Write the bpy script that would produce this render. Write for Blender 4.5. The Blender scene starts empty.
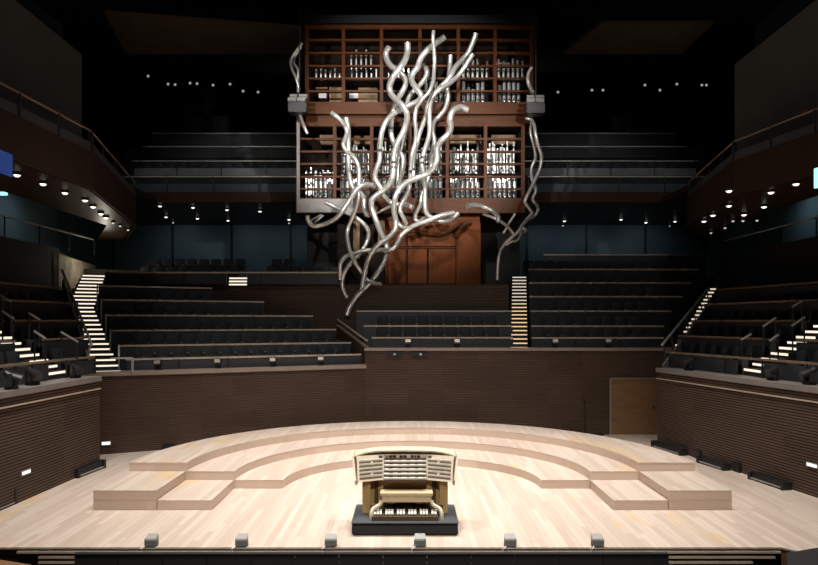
import bpy, math, random
from mathutils import Vector, Matrix
random.seed(7)
SC = bpy.context.scene
COL = SC.collection
CH, F, HX, HY = 4.2, 660.0, 409.0, 322.0     # eye height, focal length in px, principal point of the 818x565 photograph

def at(x, y, D):                              # photograph direction at a real distance -> metres
    return Vector(((x-HX)/F*D, D, CH-(y-HY)/F*D))
def on_z(x, y, z):                            # photograph direction met with a level plane
    return at(x, y, (CH-z)*F/(y-HY))

# ------------------------------------------------------------------ materials
def new_mat(name):
    m = bpy.data.materials.new(name); m.use_nodes = True
    nt = m.node_tree
    return m, nt, nt.nodes['Principled BSDF']
def nd(nt, typ, **kw):
    n = nt.nodes.new(typ)
    for k, v in kw.items():
        if k in n.inputs: n.inputs[k].default_value = v
        else: setattr(n, k, v)
    return n
def mth(nt, op, a, b=None, c=None):
    n = nt.nodes.new('ShaderNodeMath'); n.operation = op
    for i, v in enumerate((a, b, c)):
        if v is None: continue
        if isinstance(v, (int, float)): n.inputs[i].default_value = v
        else: nt.links.new(v, n.inputs[i])
    return n.outputs[0]
def mixc(nt, fac, a, b):
    n = nt.nodes.new('ShaderNodeMix'); n.data_type = 'RGBA'
    for i, v in ((0, fac), (6, a), (7, b)):
        if isinstance(v, (int, float)): n.inputs[i].default_value = v
        elif isinstance(v, tuple): n.inputs[i].default_value = (*v, 1) if len(v) == 3 else v
        else: nt.links.new(v, n.inputs[i])
    return n.outputs[2]
def plain(name, col, rough=.5, metal=0., noise=.12, nscale=6., bump=0.):
    m, nt, b = new_mat(name)
    tc = nd(nt, 'ShaderNodeTexCoord')
    nz = nd(nt, 'ShaderNodeTexNoise', Scale=nscale, Detail=3.)
    nt.links.new(tc.outputs['Object'], nz.inputs['Vector'])
    c2 = tuple(max(0, c*(1-noise*2)) for c in col); c1 = tuple(min(1, c*(1+noise)) for c in col)
    nt.links.new(mixc(nt, nz.outputs[0], c2, c1), b.inputs['Base Color'])
    b.inputs['Roughness'].default_value = rough; b.inputs['Metallic'].default_value = metal
    if bump:
        bp = nd(nt, 'ShaderNodeBump', Strength=bump, Distance=.02)
        nt.links.new(nz.outputs[0], bp.inputs['Height']); nt.links.new(bp.outputs[0], b.inputs['Normal'])
    return m
def emit(name, col, s, base=(0.02, .02, .02)):
    m, nt, b = new_mat(name)
    b.inputs['Base Color'].default_value = (*base, 1)
    b.inputs['Emission Color'].default_value = (*col, 1); b.inputs['Emission Strength'].default_value = s
    return m
def slats(name, light, dark, period=.085, gap=.3, rough=.55, seams=True):
    m, nt, b = new_mat(name)
    g = nd(nt, 'ShaderNodeNewGeometry'); sp = nd(nt, 'ShaderNodeSeparateXYZ')
    nt.links.new(g.outputs['Position'], sp.inputs[0])
    zz = mth(nt, 'DIVIDE', sp.outputs[2], period)
    fr = mth(nt, 'FRACT', zz); row = mth(nt, 'FLOOR', zz)
    slat = mth(nt, 'GREATER_THAN', fr, gap)
    mp = nd(nt, 'ShaderNodeMapping'); mp.inputs['Scale'].default_value = (.9, .9, 14)
    nt.links.new(g.outputs['Position'], mp.inputs[0])
    nz = nd(nt, 'ShaderNodeTexNoise', Scale=1.3, Detail=4.)
    nt.links.new(mp.outputs[0], nz.inputs['Vector'])
    # blocks of board, each a little different
    hx = mth(nt, 'FLOOR', mth(nt, 'DIVIDE', mth(nt, 'ADD', sp.outputs[0], mth(nt, 'MULTIPLY', sp.outputs[1], .9)), 1.3))
    cb = nd(nt, 'ShaderNodeCombineXYZ'); nt.links.new(hx, cb.inputs[0])
    nt.links.new(mth(nt, 'FLOOR', mth(nt, 'DIVIDE', row, 9)), cb.inputs[1])
    wn = nd(nt, 'ShaderNodeTexWhiteNoise'); nt.links.new(cb.outputs[0], wn.inputs['Vector'])
    v = mth(nt, 'ADD', mth(nt, 'MULTIPLY', nz.outputs[0], .75), mth(nt, 'MULTIPLY', wn.outputs[0], .35))
    c = mixc(nt, v, tuple(k*.55 for k in light), tuple(k*1.35 for k in light))
    nt.links.new(mixc(nt, slat, dark, c), b.inputs['Base Color'])
    b.inputs['Roughness'].default_value = rough
    bp = nd(nt, 'ShaderNodeBump', Strength=.5, Distance=.03)
    b.inputs['Specular IOR Level'].default_value = .2
    nt.links.new(slat, bp.inputs['Height']); nt.links.new(bp.outputs[0], b.inputs['Normal'])
    return m
def planks(name, light, dark, w=.13, stain=None, rough=.42, axis=0, gapf=.35):
    m, nt, b = new_mat(name)
    g = nd(nt, 'ShaderNodeNewGeometry'); sp = nd(nt, 'ShaderNodeSeparateXYZ')
    nt.links.new(g.outputs['Position'], sp.inputs[0])
    A, B = (sp.outputs[0], sp.outputs[1]) if axis == 0 else (sp.outputs[2], sp.outputs[0])
    px = mth(nt, 'DIVIDE', A, w); idx = mth(nt, 'FLOOR', px); fr = mth(nt, 'FRACT', px)
    w1 = nd(nt, 'ShaderNodeTexWhiteNoise', noise_dimensions='1D'); nt.links.new(idx, w1.inputs['W'])
    yy = mth(nt, 'ADD', mth(nt, 'DIVIDE', B, 2.6), mth(nt, 'MULTIPLY', w1.outputs[0], 7.3))
    cb = nd(nt, 'ShaderNodeCombineXYZ'); nt.links.new(idx, cb.inputs[0]); nt.links.new(mth(nt, 'FLOOR', yy), cb.inputs[1])
    w2 = nd(nt, 'ShaderNodeTexWhiteNoise', noise_dimensions='2D'); nt.links.new(cb.outputs[0], w2.inputs['Vector'])
    mp = nd(nt, 'ShaderNodeMapping')
    mp.inputs['Scale'].default_value = (9, .5, 9) if axis == 0 else (.5, .5, 20)
    nt.links.new(g.outputs['Position'], mp.inputs[0])
    nz = nd(nt, 'ShaderNodeTexNoise', Scale=1.6, Detail=5.); nt.links.new(mp.outputs[0], nz.inputs['Vector'])
    v = mth(nt, 'ADD', mth(nt, 'MULTIPLY', w2.outputs[0], .55), mth(nt, 'MULTIPLY', nz.outputs[0], .55))
    c = mixc(nt, v, dark, light)
    if stain:
        m2 = nd(nt, 'ShaderNodeMapping'); m2.inputs['Scale'].default_value = (1.0, .42, 1.0)
        nt.links.new(g.outputs['Position'], m2.inputs[0])
        n2 = nd(nt, 'ShaderNodeTexNoise', Scale=.95, Detail=3.); nt.links.new(m2.outputs[0], n2.inputs['Vector'])
        f = mth(nt, 'MULTIPLY', mth(nt, 'MAXIMUM', mth(nt, 'SUBTRACT', n2.outputs[0], .62), 0), 9)
        f = mth(nt, 'MINIMUM', mth(nt, 'MULTIPLY', f, mth(nt, 'ADD', w2.outputs[0], .35)), .8)
        c = mixc(nt, f, c, stain)
    line = mth(nt, 'LESS_THAN', fr, .05)
    c = mixc(nt, mth(nt, 'MULTIPLY', line, gapf), c, tuple(k*.35 for k in dark))
    nt.links.new(c, b.inputs['Base Color']); b.inputs['Roughness'].default_value = rough
    return m
def wood(name, light, dark, sc=(1, 1, 9), rough=.4, scale=1.5):
    m, nt, b = new_mat(name)
    g = nd(nt, 'ShaderNodeNewGeometry'); mp = nd(nt, 'ShaderNodeMapping'); mp.inputs['Scale'].default_value = sc
    nt.links.new(g.outputs['Position'], mp.inputs[0])
    nz = nd(nt, 'ShaderNodeTexNoise', Scale=scale, Detail=5., Distortion=.6); nt.links.new(mp.outputs[0], nz.inputs['Vector'])
    nt.links.new(mixc(nt, nz.outputs[0], dark, light), b.inputs['Base Color']); b.inputs['Roughness'].default_value = rough; b.inputs['Specular IOR Level'].default_value = .18
    return m

M = dict(
    stage=planks('stage_wood', (.64, .53, .445), (.44, .335, .265), stain=(.60, .41, .20)),
    riserface=planks('riser_face', (.60, .46, .37), (.45, .335, .26), w=.2, axis=2, gapf=.2),
    slat=slats('slat_wood', (.086, .052, .034), (.016, .009, .007), period=.062),
    slatside=slats('slat_wood_side', (.12, .078, .055), (.012, .008, .006), period=.074, gap=.4),
    brown=wood('dark_brown_wood', (.05, .024, .013), (.02, .01, .006), (1, 1, 8)),
    doorwood=wood('door_wood', (.27, .15, .075), (.16, .085, .042), (1, 1, 7)),
    ledge=plain('ledge_wood', (.30, .225, .18), .5, 0, .12, 3),
    sideledge=plain('ledge_grey', (.24, .21, .19), .5, 0, .12, 3),
    rail=plain('rail_wood', (.55, .43, .33), .35, 0, .1, 4),
    flatgrey=plain('flat_grey', (.30, .27, .26), .5, 0, .12, 4),
    fascia=wood('fascia_wood', (.048, .022, .010), (.017, .008, .004), (1, 1, 9), .6),
    raildim=plain('rail_brown', (.27, .18, .12), .4, 0, .1, 4),
    benchtop=plain('bench_wood', (.60, .44, .27), .45, 0, .06, 6),
    railmetal=plain('rail_metal', (.60, .57, .53), .4, .3, .08, 9),
    darkpanel=plain('dark_panel', (.032, .036, .041), .5, 0, .2, 2),
    balpanel=plain('balcony_panel', (.20, .21, .23), .5, 0, .2, 2),
    carpet=plain('dark_tread', (.03, .022, .018), .8, 0, .2, 4),
    seat=plain('seat_fabric', (.022, .025, .030), .75, 0, .25, 30),
    seatarm=plain('seat_arm', (.16, .15, .14), .35, .2, .1, 12),
    black=plain('black_metal', (.012, .012, .013), .5, .2, .1, 8),
    blacksoft=plain('black_cloth', (.012, .011, .011), .75, 0, .2, 6),
    darkmetal=plain('dark_grey_metal', (.05, .05, .05), .4, .5, .15, 8),
    greybox=plain('grey_box', (.30, .29, .27), .5, .1, .1, 10),
    grille=plain('grey_grille', (.22, .22, .2), .5, .1, .15, 40),
    white=plain('white_plastic', (.8, .78, .74), .4, 0, .05, 8),
    bluewall=plain('blue_wall', (.10, .145, .165), .6, 0, .15, 1.2),
    darkwall=plain('dark_wall', (.075, .07, .062), .8, 0, .15, .6),
    black_wall=plain('black_wall', (.012, .011, .011), .8, 0, .15, .6),
    ceil=plain('black_ceiling', (.015, .014, .013), .85, 0, .15, .5),
    reflector=plain('reflector_panel', (.16, .115, .075), .6, 0, .2, .8),
    rough=plain('rough_plaster', (.50, .43, .33), .8, 0, .5, 2.2, bump=1.0),
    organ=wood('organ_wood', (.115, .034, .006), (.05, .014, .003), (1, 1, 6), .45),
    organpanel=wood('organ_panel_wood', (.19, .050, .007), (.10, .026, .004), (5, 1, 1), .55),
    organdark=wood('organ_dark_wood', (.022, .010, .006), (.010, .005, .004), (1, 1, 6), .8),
    chestwood=wood('chest_wood', (.34, .22, .12), (.18, .11, .06), (4, 1, 2), .5),
    pipe=plain('pipe_metal', (.80, .79, .75), .33, .68, .05, 3),
    smallpipe=plain('tin_pipe', (.60, .60, .58), .32, .75, .12, 5),
    mouth=plain('pipe_mouth_dark', (.02, .02, .02), .6, 0, .1, 5),
    pale=plain('pale_metal', (.70, .69, .66), .35, .4, .06, 6),
    cream=plain('console_cream', (.56, .48, .35), .4, 0, .06, 7),
    tan=wood('console_tan', (.55, .36, .15), (.38, .24, .09), (5, 5, 1), .4),
    console_dark=plain('console_brown', (.10, .06, .03), .5, 0, .15, 8),
    ivory=plain('ivory_keys', (.72, .68, .60), .3, 0, .04, 20),
    key_black=plain('black_keys', (.02, .018, .016), .35, 0, .1, 20),
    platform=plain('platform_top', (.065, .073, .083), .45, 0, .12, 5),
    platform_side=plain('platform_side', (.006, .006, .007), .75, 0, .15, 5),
    glass=None,
    led=emit('step_led_warm', (1, .87, .70), 1.15),
    led2=emit('step_led_amber', (1, .66, .36), .95),
    led3=emit('step_led_small', (1, .86, .68), .75),
    lamp=emit('downlight_lens', (1, .95, .86), 2.0),
    lampdim=emit('downlight_lens_dim', (1, .93, .8), .8),
    faint=emit('lamp_glow', (1, .95, .85), .35),
    slot=emit('wall_slot_light', (1, .97, .9), 1.3),
    blue=emit('blue_screen', (.02, .10, .5), .3),
    sign=emit('sign_glow', (.35, .95, .85), 1.6),
)
g, nt, b = new_mat('balustrade_glass'); M['glass'] = g
b.inputs['Base Color'].default_value = (.05, .06, .065, 1); b.inputs['Roughness'].default_value = .12
tr = nd(nt, 'ShaderNodeBsdfTransparent'); tr.inputs[0].default_value = (.86, .9, .9, 1)
mx = nd(nt, 'ShaderNodeMixShader'); mx.inputs[0].default_value = .14
nt.links.new(tr.outputs[0], mx.inputs[1]); nt.links.new(b.outputs[0], mx.inputs[2])
nt.links.new(mx.outputs[0], nt.nodes['Material Output'].inputs[0])

# ------------------------------------------------------------------ mesh building
class MB:
    def __init__(s): s.v = []; s.f = []
    def add(s, vs, fs):
        o = len(s.v); s.v += [Vector(p) for p in vs]; s.f += [tuple(i+o for i in f) for f in fs]; return s
    def box(s, x0, x1, y0, y1, z0, z1):
        return s.prism([(x0, y0), (x1, y0), (x1, y1), (x0, y1)], z0, z1)
    def prism(s, poly, z0, z1):
        n = len(poly)
        a = sum(poly[i][0]*poly[(i+1) % n][1]-poly[(i+1) % n][0]*poly[i][1] for i in range(n))
        if a < 0: poly = poly[::-1]
        zb = z0 if isinstance(z0, (list, tuple)) else [z0]*n
        zt = z1 if isinstance(z1, (list, tuple)) else [z1]*n
        if a < 0:
            zb = list(zb)[::-1]; zt = list(zt)[::-1]
        vs = [(p[0], p[1], zb[i]) for i, p in enumerate(poly)]+[(p[0], p[1], zt[i]) for i, p in enumerate(poly)]
        fs = [tuple(range(n-1, -1, -1)), tuple(range(n, 2*n))]+[(i, (i+1) % n, n+(i+1) % n, n+i) for i in range(n)]
        return s.add(vs, fs)
    def obox(s, c, d, rz=0., rx=0.):
        m = Matrix.Translation(c) @ Matrix.Rotation(rz, 4, 'Z') @ Matrix.Rotation(rx, 4, 'X')
        vs = [m @ Vector((sx*d[0]/2, sy*d[1]/2, sz*d[2]/2)) for sz in (-1, 1) for sx, sy in ((-1, -1), (1, -1), (1, 1), (-1, 1))]
        return s.add(vs, [(3, 2, 1, 0), (4, 5, 6, 7), (0, 1, 5, 4), (1, 2, 6, 5), (2, 3, 7, 6), (3, 0, 4, 7)])
    def beam(s, p, q, w, h):
        p, q = Vector(p), Vector(q); d = (q-p).normalized()
        side = d.cross(Vector((0, 0, 1)))
        side = Vector((1, 0, 0)) if side.length < 1e-4 else side.normalized()
        up = side.cross(d).normalized()
        vs = [e+side*a*w/2+up*c*h/2 for e in (p, q) for a, c in ((-1, -1), (1, -1), (1, 1), (-1, 1))]
        return s.add(vs, [(0, 1, 2, 3), (7, 6, 5, 4), (1, 0, 4, 5), (2, 1, 5, 6), (3, 2, 6, 7), (0, 3, 7, 4)])
    def tube(s, pts, r, n=10, hollow=False):
        pts = [Vector(p) for p in pts]; R = r if isinstance(r, list) else [r]*len(pts)
        T = []
        for i in range(len(pts)):
            T.append((pts[min(i+1, len(pts)-1)]-pts[max(i-1, 0)]).normalized())
        nrm = T[0].cross(Vector((0, 1, 0)))
        if nrm.length < 1e-3: nrm = T[0].cross(Vector((1, 0, 0)))
        nrm.normalize(); vs = []
        for i, p in enumerate(pts):
            nrm = (nrm-T[i]*nrm.dot(T[i])).normalized(); bn = T[i].cross(nrm)
            vs += [p+(nrm*math.cos(a)+bn*math.sin(a))*R[i] for a in [2*math.pi*k/n for k in range(n)]]
        fs = []
        for i in range(len(pts)-1):
            for k in range(n):
                k2 = (k+1) % n
                fs.append((i*n+k, (i+1)*n+k, (i+1)*n+k2, i*n+k2)[::-1])
        L = (len(pts)-1)*n
        if hollow:      # an open, thick-walled mouth at the first end
            o = len(vs); d = T[0]
            vs += [pts[0]+(v-pts[0])*.78 for v in vs[:n]]
            vs += [v+d*R[0]*1.6 for v in vs[o:o+n]]
            for k in range(n):
                k2 = (k+1) % n
                fs.append((k, k2, o+k2, o+k)); fs.append((o+k, o+k2, o+n+k2, o+n+k))
            fs.append(tuple(o+n+k for k in range(n)))
        else: fs.append(tuple(range(n-1, -1, -1))[::-1])
        fs.append(tuple(range(L+n-1, L-1, -1)))
        return s.add(vs, fs)
    def cyl(s, p, q, r, n=10): return s.tube([p, q], r, n)
    def build(s, name, mat, parent=None, kind=None, smooth=False, bevel=0.):
        import bmesh
        if parent is not None:
            org = Vector(parent['_o'])
        else:
            xs = [v.x for v in s.v]; ys = [v.y for v in s.v]
            org = Vector(((min(xs)+max(xs))/2, (min(ys)+max(ys))/2, min(v.z for v in s.v)))
            if kind == 'structure': org = Vector((0, 0, 0))
        me = bpy.data.meshes.new(name)
        me.from_pydata([v-org for v in s.v], [], s.f); me.validate()
        bm = bmesh.new(); bm.from_mesh(me); bmesh.ops.recalc_face_normals(bm, faces=bm.faces)
        if bevel:
            bmesh.ops.bevel(bm, geom=[e for e in bm.edges if len(e.link_faces) == 2 and e.calc_face_angle(0) > .6], offset=bevel, segments=2, affect='EDGES', clamp_overlap=True)
        bm.to_mesh(me); bm.free()
        if smooth:
            for p in me.polygons: p.use_smooth = True
            try: me.set_sharp_from_angle(angle=.75)
            except Exception: pass
        me.materials.append(M[mat] if isinstance(mat, str) else mat)
        o = bpy.data.objects.new(name, me); COL.objects.link(o)
        o['_o'] = tuple(org)
        if parent is not None: o.parent = parent
        else: o.location = org
        if kind: o['kind'] = kind
        return o

def tag(o, label, cat, group=None):
    o['label'] = label; o['category'] = cat
    if group: o['group'] = group
    return o
def thing(name, label, cat, loc, group=None):
    o = bpy.data.objects.new(name, None); COL.objects.link(o); o.empty_display_size = .2
    o.location = loc; o['_o'] = tuple(loc)
    return tag(o, label, cat, group)
def dup(root, loc, rz, label, group=None):
    r = root.copy(); COL.objects.link(r); r.location = loc; r.rotation_euler = (0, 0, rz); r['label'] = label
    if group: r['group'] = group
    for ch in root.children:
        c = ch.copy(); COL.objects.link(c); c.parent = r
        for gch in ch.children:
            d = gch.copy(); COL.objects.link(d); d.parent = c
    return r
def B(*a): return MB().box(*a)
ORD = 'first second third fourth fifth sixth seventh eighth ninth tenth eleventh twelfth thirteenth fourteenth fifteenth sixteenth seventeenth eighteenth nineteenth twentieth'.split()
ORD += ['twenty-'+o for o in ORD[:9]]+['thirtieth']
def S(name, mb, mat): return mb.build(name, mat, kind='structure')

# ------------------------------------------------------------------ the setting
FLOOR = [(-9.3, 9.5), (-9.3, 12.3), (6.95, 12.3), (7.15, 12.02), (7.75, 11.2), (12, 11.2), (12, 25.6), (-13, 25.6), (-13, 9.5)]
FLOOR = [(-13, 12.3), (6.95, 12.3), (7.16, 12.02), (7.7, 11.0), (12.4, 11.0), (12.4, 25.6), (-13, 25.6)]
S('floor', MB().prism(FLOOR, -.035, 0), 'stage')
S('floor', B(-13, 13, 6, 26, -1.3, -1.2), 'blacksoft')

# side walls of the stage
LW = [(-9.3, 9.0), (-9.09, 14.67), (-8.93, 19.07)]
RW = [(11.07, 9.0), (9.76, 15.75), (8.86, 20.4), (8.46, 22.5)]
S('wall_left', MB().prism(LW+[(-9.23, 19.07), (-9.39, 14.67), (-9.6, 9.0)], -1.2, 2.5), 'slatside')
S('wall_right', MB().prism(RW+[(8.76, 22.5), (9.16, 20.4), (10.06, 15.75), (11.37, 9)], -1.2, 2.5), 'slatside')
# back wall in two runs
P0 = Vector((-9.79, 20.9, 0)); U = Vector((.9106, .4134, 0)); N = Vector((-.4134, .9106, 0))
def tl(s, t, z=0): p = P0+U*s+N*t; return Vector((p.x, p.y, z))
def xy(p): return (p[0], p[1])
a, b_ = tl(-1.4, 0), tl(8.95, 0)
S('wall_back', MB().prism([xy(a), xy(b_), (b_.x, b_.y+.3), xy(tl(-1.4, .3))], -.1, 2.48), 'slat')
S('wall_back', B(-1.64, 7.48, 24.6, 24.9, -.1, 3.13), 'slat')
S('wall_back', B(9.28, 12.0, 24.6, 24.9, -.1, 3.13), 'slat')
S('wall_back', B(7.48, 9.28, 24.6, 24.9, 2.12, 3.13), 'slat')
d = S('door_1', B(7.48, 9.28, 24.63, 24.72, 0, 2.12), 'doorwood')
MB().box(7.48, 7.53, 24.58, 24.64, 0, 2.12).box(7.53, 9.28, 24.58, 24.64, 2.08, 2.12).build('door_frame', 'ledge', d)
B(9.1, 9.15, 24.6, 24.63, .95, 1.1).build('door_handle', 'darkmetal', d)
# ledges (the pale coping on every parapet)
S('trim_1', MB().prism([xy(tl(-1.4, -.06)), xy(tl(8.98, -.06)), xy(tl(8.98, .5)), xy(tl(-1.4, .5))], 2.48, 2.62), 'ledge')
S('trim_2', B(-1.66, 12.0, 24.5, 25.1, 3.13, 3.24), 'ledge')
def off(poly, d): return [(x+d, y) for x, y in poly]
S('trim_3', MB().prism(off(LW, .05)+off(LW, -.75)[::-1], 2.5, 2.64), 'sideledge')
S('trim_4', MB().prism(off(RW, -.05)+off(RW, .75)[::-1], 2.5, 2.64), 'sideledge')
for nm, W, sg in (('trim_5', LW, 1), ('trim_6', RW, -1)):   # thin pale strip on the side walls
    m = MB()
    for p, q in zip(W[:-1], W[1:]): m.beam((p[0]+sg*.02, p[1], 2.28), (q[0]+sg*.02, q[1], 2.28), .04, .035)
    S(nm, m, 'rail')

# ------------------------------------------------------------------ seats: one prototype, then copies
def rbox(w, d, h, n=5, bulge=.05):                            # padded slab
    m = MB(); vs = []; fs = []
    for j in range(n+1):
        for i in range(n+1):
            u, v = i/n*2-1, j/n*2-1
            k = (1-u**4)*(1-v**4)
            rx = u*w/2; rz = v*h/2
            if abs(u) > .99 and abs(v) > .99: rx *= .93; rz *= .95
            vs.append((rx, -d/2-bulge*k, rz))
    o = len(vs)
    for (x, y, z) in list(vs): vs.append((x, -y*.8, z))
    q = n+1
    for j in range(n):
        for i in range(n):
            fs.append((j*q+i, j*q+i+1, (j+1)*q+i+1, (j+1)*q+i)); fs.append(tuple(o+k for k in (j*q+i, (j+1)*q+i, (j+1)*q+i+1, j*q+i+1)))
    rim = [i for i in range(q)]+[j*q+n for j in range(1, q)]+[n*q+i for i in range(n-1, -1, -1)]+[j*q for j in range(n-1, 0, -1)]
    for a_, c_ in zip(rim, rim[1:]+rim[:1]): fs.append((a_, o+a_, o+c_, c_))
    return m.add(vs, fs)
def moved(m, mat):
    m.v = [mat @ v for v in m.v]; return m
SEATROOT = None; NSEAT = 0
def make_seat():
    t = thing('auditorium_seat', 'dark seat', 'seat', (0, 0, 0), 'dark auditorium seats')
    moved(rbox(.46, .06, .52), Matrix.Translation((0, .16, .64)) @ Matrix.Rotation(math.radians(-10), 4, 'X')).build('backrest', 'seat', t, smooth=True)
    moved(rbox(.44, .08, .42), Matrix.Translation((0, -.06, .42)) @ Matrix.Rotation(math.radians(-82), 4, 'X')).build('seat_cushion', 'seat', t, smooth=True)
    for sx in (-.245, .245):
        MB().box(sx-.02, sx+.02, -.24, .14, .56, .60).box(sx-.015, sx+.015, -.1, .06, 0, .56).build('armrest', 'seatarm', t)
    return t
def seat(x, y, z, rz, label, group):
    global SEATROOT, NSEAT
    NSEAT += 1
    if SEATROOT is None:
        SEATROOT = make_seat(); SEATROOT.location = (x, y, z); SEATROOT.rotation_euler = (0, 0, rz)
        SEATROOT['label'] = label; SEATROOT['group'] = group; return SEATROOT
    return dup(SEATROOT, (x, y, z), rz, label, group)

def barrier(p, q, z0, z1, label, panel='darkpanel', post_gap=1.6, rail='rail', hgap=.0, rw=.09, rh=.06, glass=False, posts=True, name='row_barrier', group='row barriers'):
    """a front panel with a pale handrail on it, from p to q"""
    p, q = Vector(p), Vector(q); L = (q-p).length
    t = thing(name, label, 'railing', ((p.x+q.x)/2, (p.y+q.y)/2, z0), group)
    MB().beam((p.x, p.y, z1), (q.x, q.y, z1), rw, rh).build('handrail', rail, t)
    if panel:
        MB().beam((p.x, p.y, (z0+z1-hgap-rh)/2), (q.x, q.y, (z0+z1-hgap-rh)/2), .03 if glass else .05, z1-hgap-rh/2-z0-rh/2).build('front_panel', panel, t)
    if posts:
        n = max(1, round(L/post_gap))
        d = (q-p)/n; o = Vector((d.y, -d.x, 0)).normalized()*.05
        if o.y > 0: o = -o
        for i in range(n+1):
            c = p+d*i*.996+(q-p)*.002
            MB().box(c.x+o.x-.02, c.x+o.x+.02, c.y+o.y-.02, c.y+o.y+.02, z0, z1-.02).build('post', 'darkmetal', t)
    return t

# ------------------------------------------------------------------ left rear terrace
RT = [.3, 1.0, 1.95, 2.9, 3.85, 4.8]
RY = [359, 345.5, 330.5, 315.5, 300.5, 287]
def z_on_t(x, y, t):
    k = (x-HX)/F
    D = (t+P0.x*N.x+P0.y*N.y)/(k*N.x+N.y)
    return CH-(y-HY)/F*D
RZ = [z_on_t(150, y, t) for y, t in zip(RY, RT)]
SEND = [8.9, 8.74, 8.45, 7.79, 6.01, 4.09]
SBEG = [.75, .6, .35, .2, .05, -.1]
RNAME = ['front', 'second', 'third', 'fourth', 'fifth', 'topmost']
LT = RT+[5.75]
for i in range(6):
    z = RZ[i]-.50 if i else 2.55
    t0 = LT[i]+.03; t1 = LT[i+1]+.03
    s1 = [8.9, 8.6, 8.2, 7.0, 5.2, 3.6][i]
    S('floor', MB().prism([xy(tl(SBEG[i], t0)), xy(tl(s1, t0)), xy(tl(s1, t1)), xy(tl(SBEG[i], t1))], .0 if i == 0 else z-1.1, z), 'carpet')
    zb = z if i == 0 else RZ[i-1]-.50 if i > 1 else 2.55
    barrier(tl(SBEG[i], RT[i]), tl(SEND[i], RT[i]), 2.62 if i == 0 else zb, RZ[i], '%s seat-row barrier of the left rear terrace, dark panel under a pale rail' % RNAME[i], posts=(i == 0), group='row barriers of the left rear terrace')
for i in range(5):
    z = RZ[i]-.50 if i else 2.55
    tm = RT[i]+.55; s = SBEG[i]+.65; k = 0
    while s < SEND[i]-.55 and s < SEND[i+1]+.1:
        p = tl(s, tm, z)
        seat(p.x, p.y, z, math.radians(24.4), 'dark seat of the left rear terrace, %s row, %s from the lit stairs' % (RNAME[i], ORD[k]), 'seats of the left rear terrace')
        s += .53; k += 1

# wood wall behind the terraces, the gallery deck on it
S('wall_back', B(-9.3, 4.12, 27.25, 27.55, 2.6, 5.74), 'slat')
S('floor', B(-12.3, 4.1, 27.3, 39, 5.6, 5.76), 'carpet')
S('floor', B(-19, -12.3, 31.2, 39, 5.6, 5.76), 'carpet')
S('floor', B(4.1, 19, 31.25, 39, 5.6, 5.76), 'carpet')
# ------------------------------------------------------------------ centre block
CX = [(373-409)/26.8, (508-409)/26.8]
CZ = [at(450, 338, 24.75).z, at(450, 326, 25.75).z, at(450, 311.3, 26.8).z]
CD = [25.15, 25.8, 26.7]
for i in range(3):
    z = CZ[i]-.50 if i else 3.1
    y1 = CD[i+1] if i < 2 else 27.3
    S('floor', B(-1.45, 3.95, CD[i]+.04, y1+.04, z-1.2, z), 'carpet')
    barrier((-1.42-.35*i, CD[i], 0), (3.95+.1*i, CD[i], 0), 3.24 if i == 0 else (CZ[i-1]-.50 if i > 1 else 3.1), CZ[i], '%s seat-row barrier of the centre block below the organ' % ['front', 'middle', 'rear'][i], posts=(i == 0), group='row barriers of the centre block')
for i in range(2):
    z = CZ[i]-.50 if i else 3.1
    for k in range(9):
        x = -1.05+.54*k
        seat(x, CD[i]+.45, z, 0, 'dark seat of the centre block, %s row, %s from its left end' % (['front', 'rear'][i], ORD[k]), 'seats of the centre block')
# sloping cheek between left terrace and centre block
t = thing('sloped_cheek_wall', 'sloping dark wood cheek with a pale top rail left of the centre block', 'wall', (-2.2, 25.4, 2.4), None)
MB().prism([(-1.62, 24.62), (-1.5, 24.62), (-2.85, 26.9), (-2.97, 26.9)], 2.4, [3.24, 3.24, 4.05, 4.05]).build('cheek_panel', 'slat', t)
MB().beam((-1.56, 24.62, 3.5), (-2.91, 26.9, 4.3), .06, .05).build('handrail', 'rail', t)
MB().beam((-1.56, 24.62, 3.26), (-2.91, 26.9, 4.07), .14, .04).build('coping', 'ledge', t)

# ------------------------------------------------------------------ right rear terrace
QD = [25.15, 25.9, 26.95, 28.0, 29.05, 30.1]
QZ = [at(600, y, D).z for y, D in zip([338.2, 326.2, 311.2, 296.7, 283, 269.5], [24.75]+QD[1:])]
QX1 = [9.7, 10.0, 10.7, 11.6, 12.4, 13.2]
def qx0(D): return 4.62+(D-24.8)*.155
for i in range(6):
    z = QZ[i]-.50 if i else 3.1
    y1 = QD[i+1] if i < 5 else 31.2
    S('floor', B(qx0(QD[i]), QX1[i], QD[i]+.04, y1+.04, z-1.2, z), 'carpet')
    barrier((qx0(QD[i]), QD[i], 0), (QX1[i], QD[i], 0), 3.24 if i == 0 else (QZ[i-1]-.50 if i > 1 else 3.1), QZ[i], '%s seat-row barrier of the right rear terrace, dark panel under a pale rail' % RNAME[i], posts=(i == 0), group='row barriers of the right rear terrace')
for i in range(6):
    z = QZ[i]-.50 if i else 3.1
    n = int((QX1[i]-qx0(QD[i])-.5)/.55)
    for k in range(n):
        seat(qx0(QD[i])+.4+.55*k, QD[i]+.48, z, 0, 'dark seat of the right rear terrace, %s row, %s from the lit centre stairs' % (RNAME[i], ORD[k]), 'seats of the right rear terrace')

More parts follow.
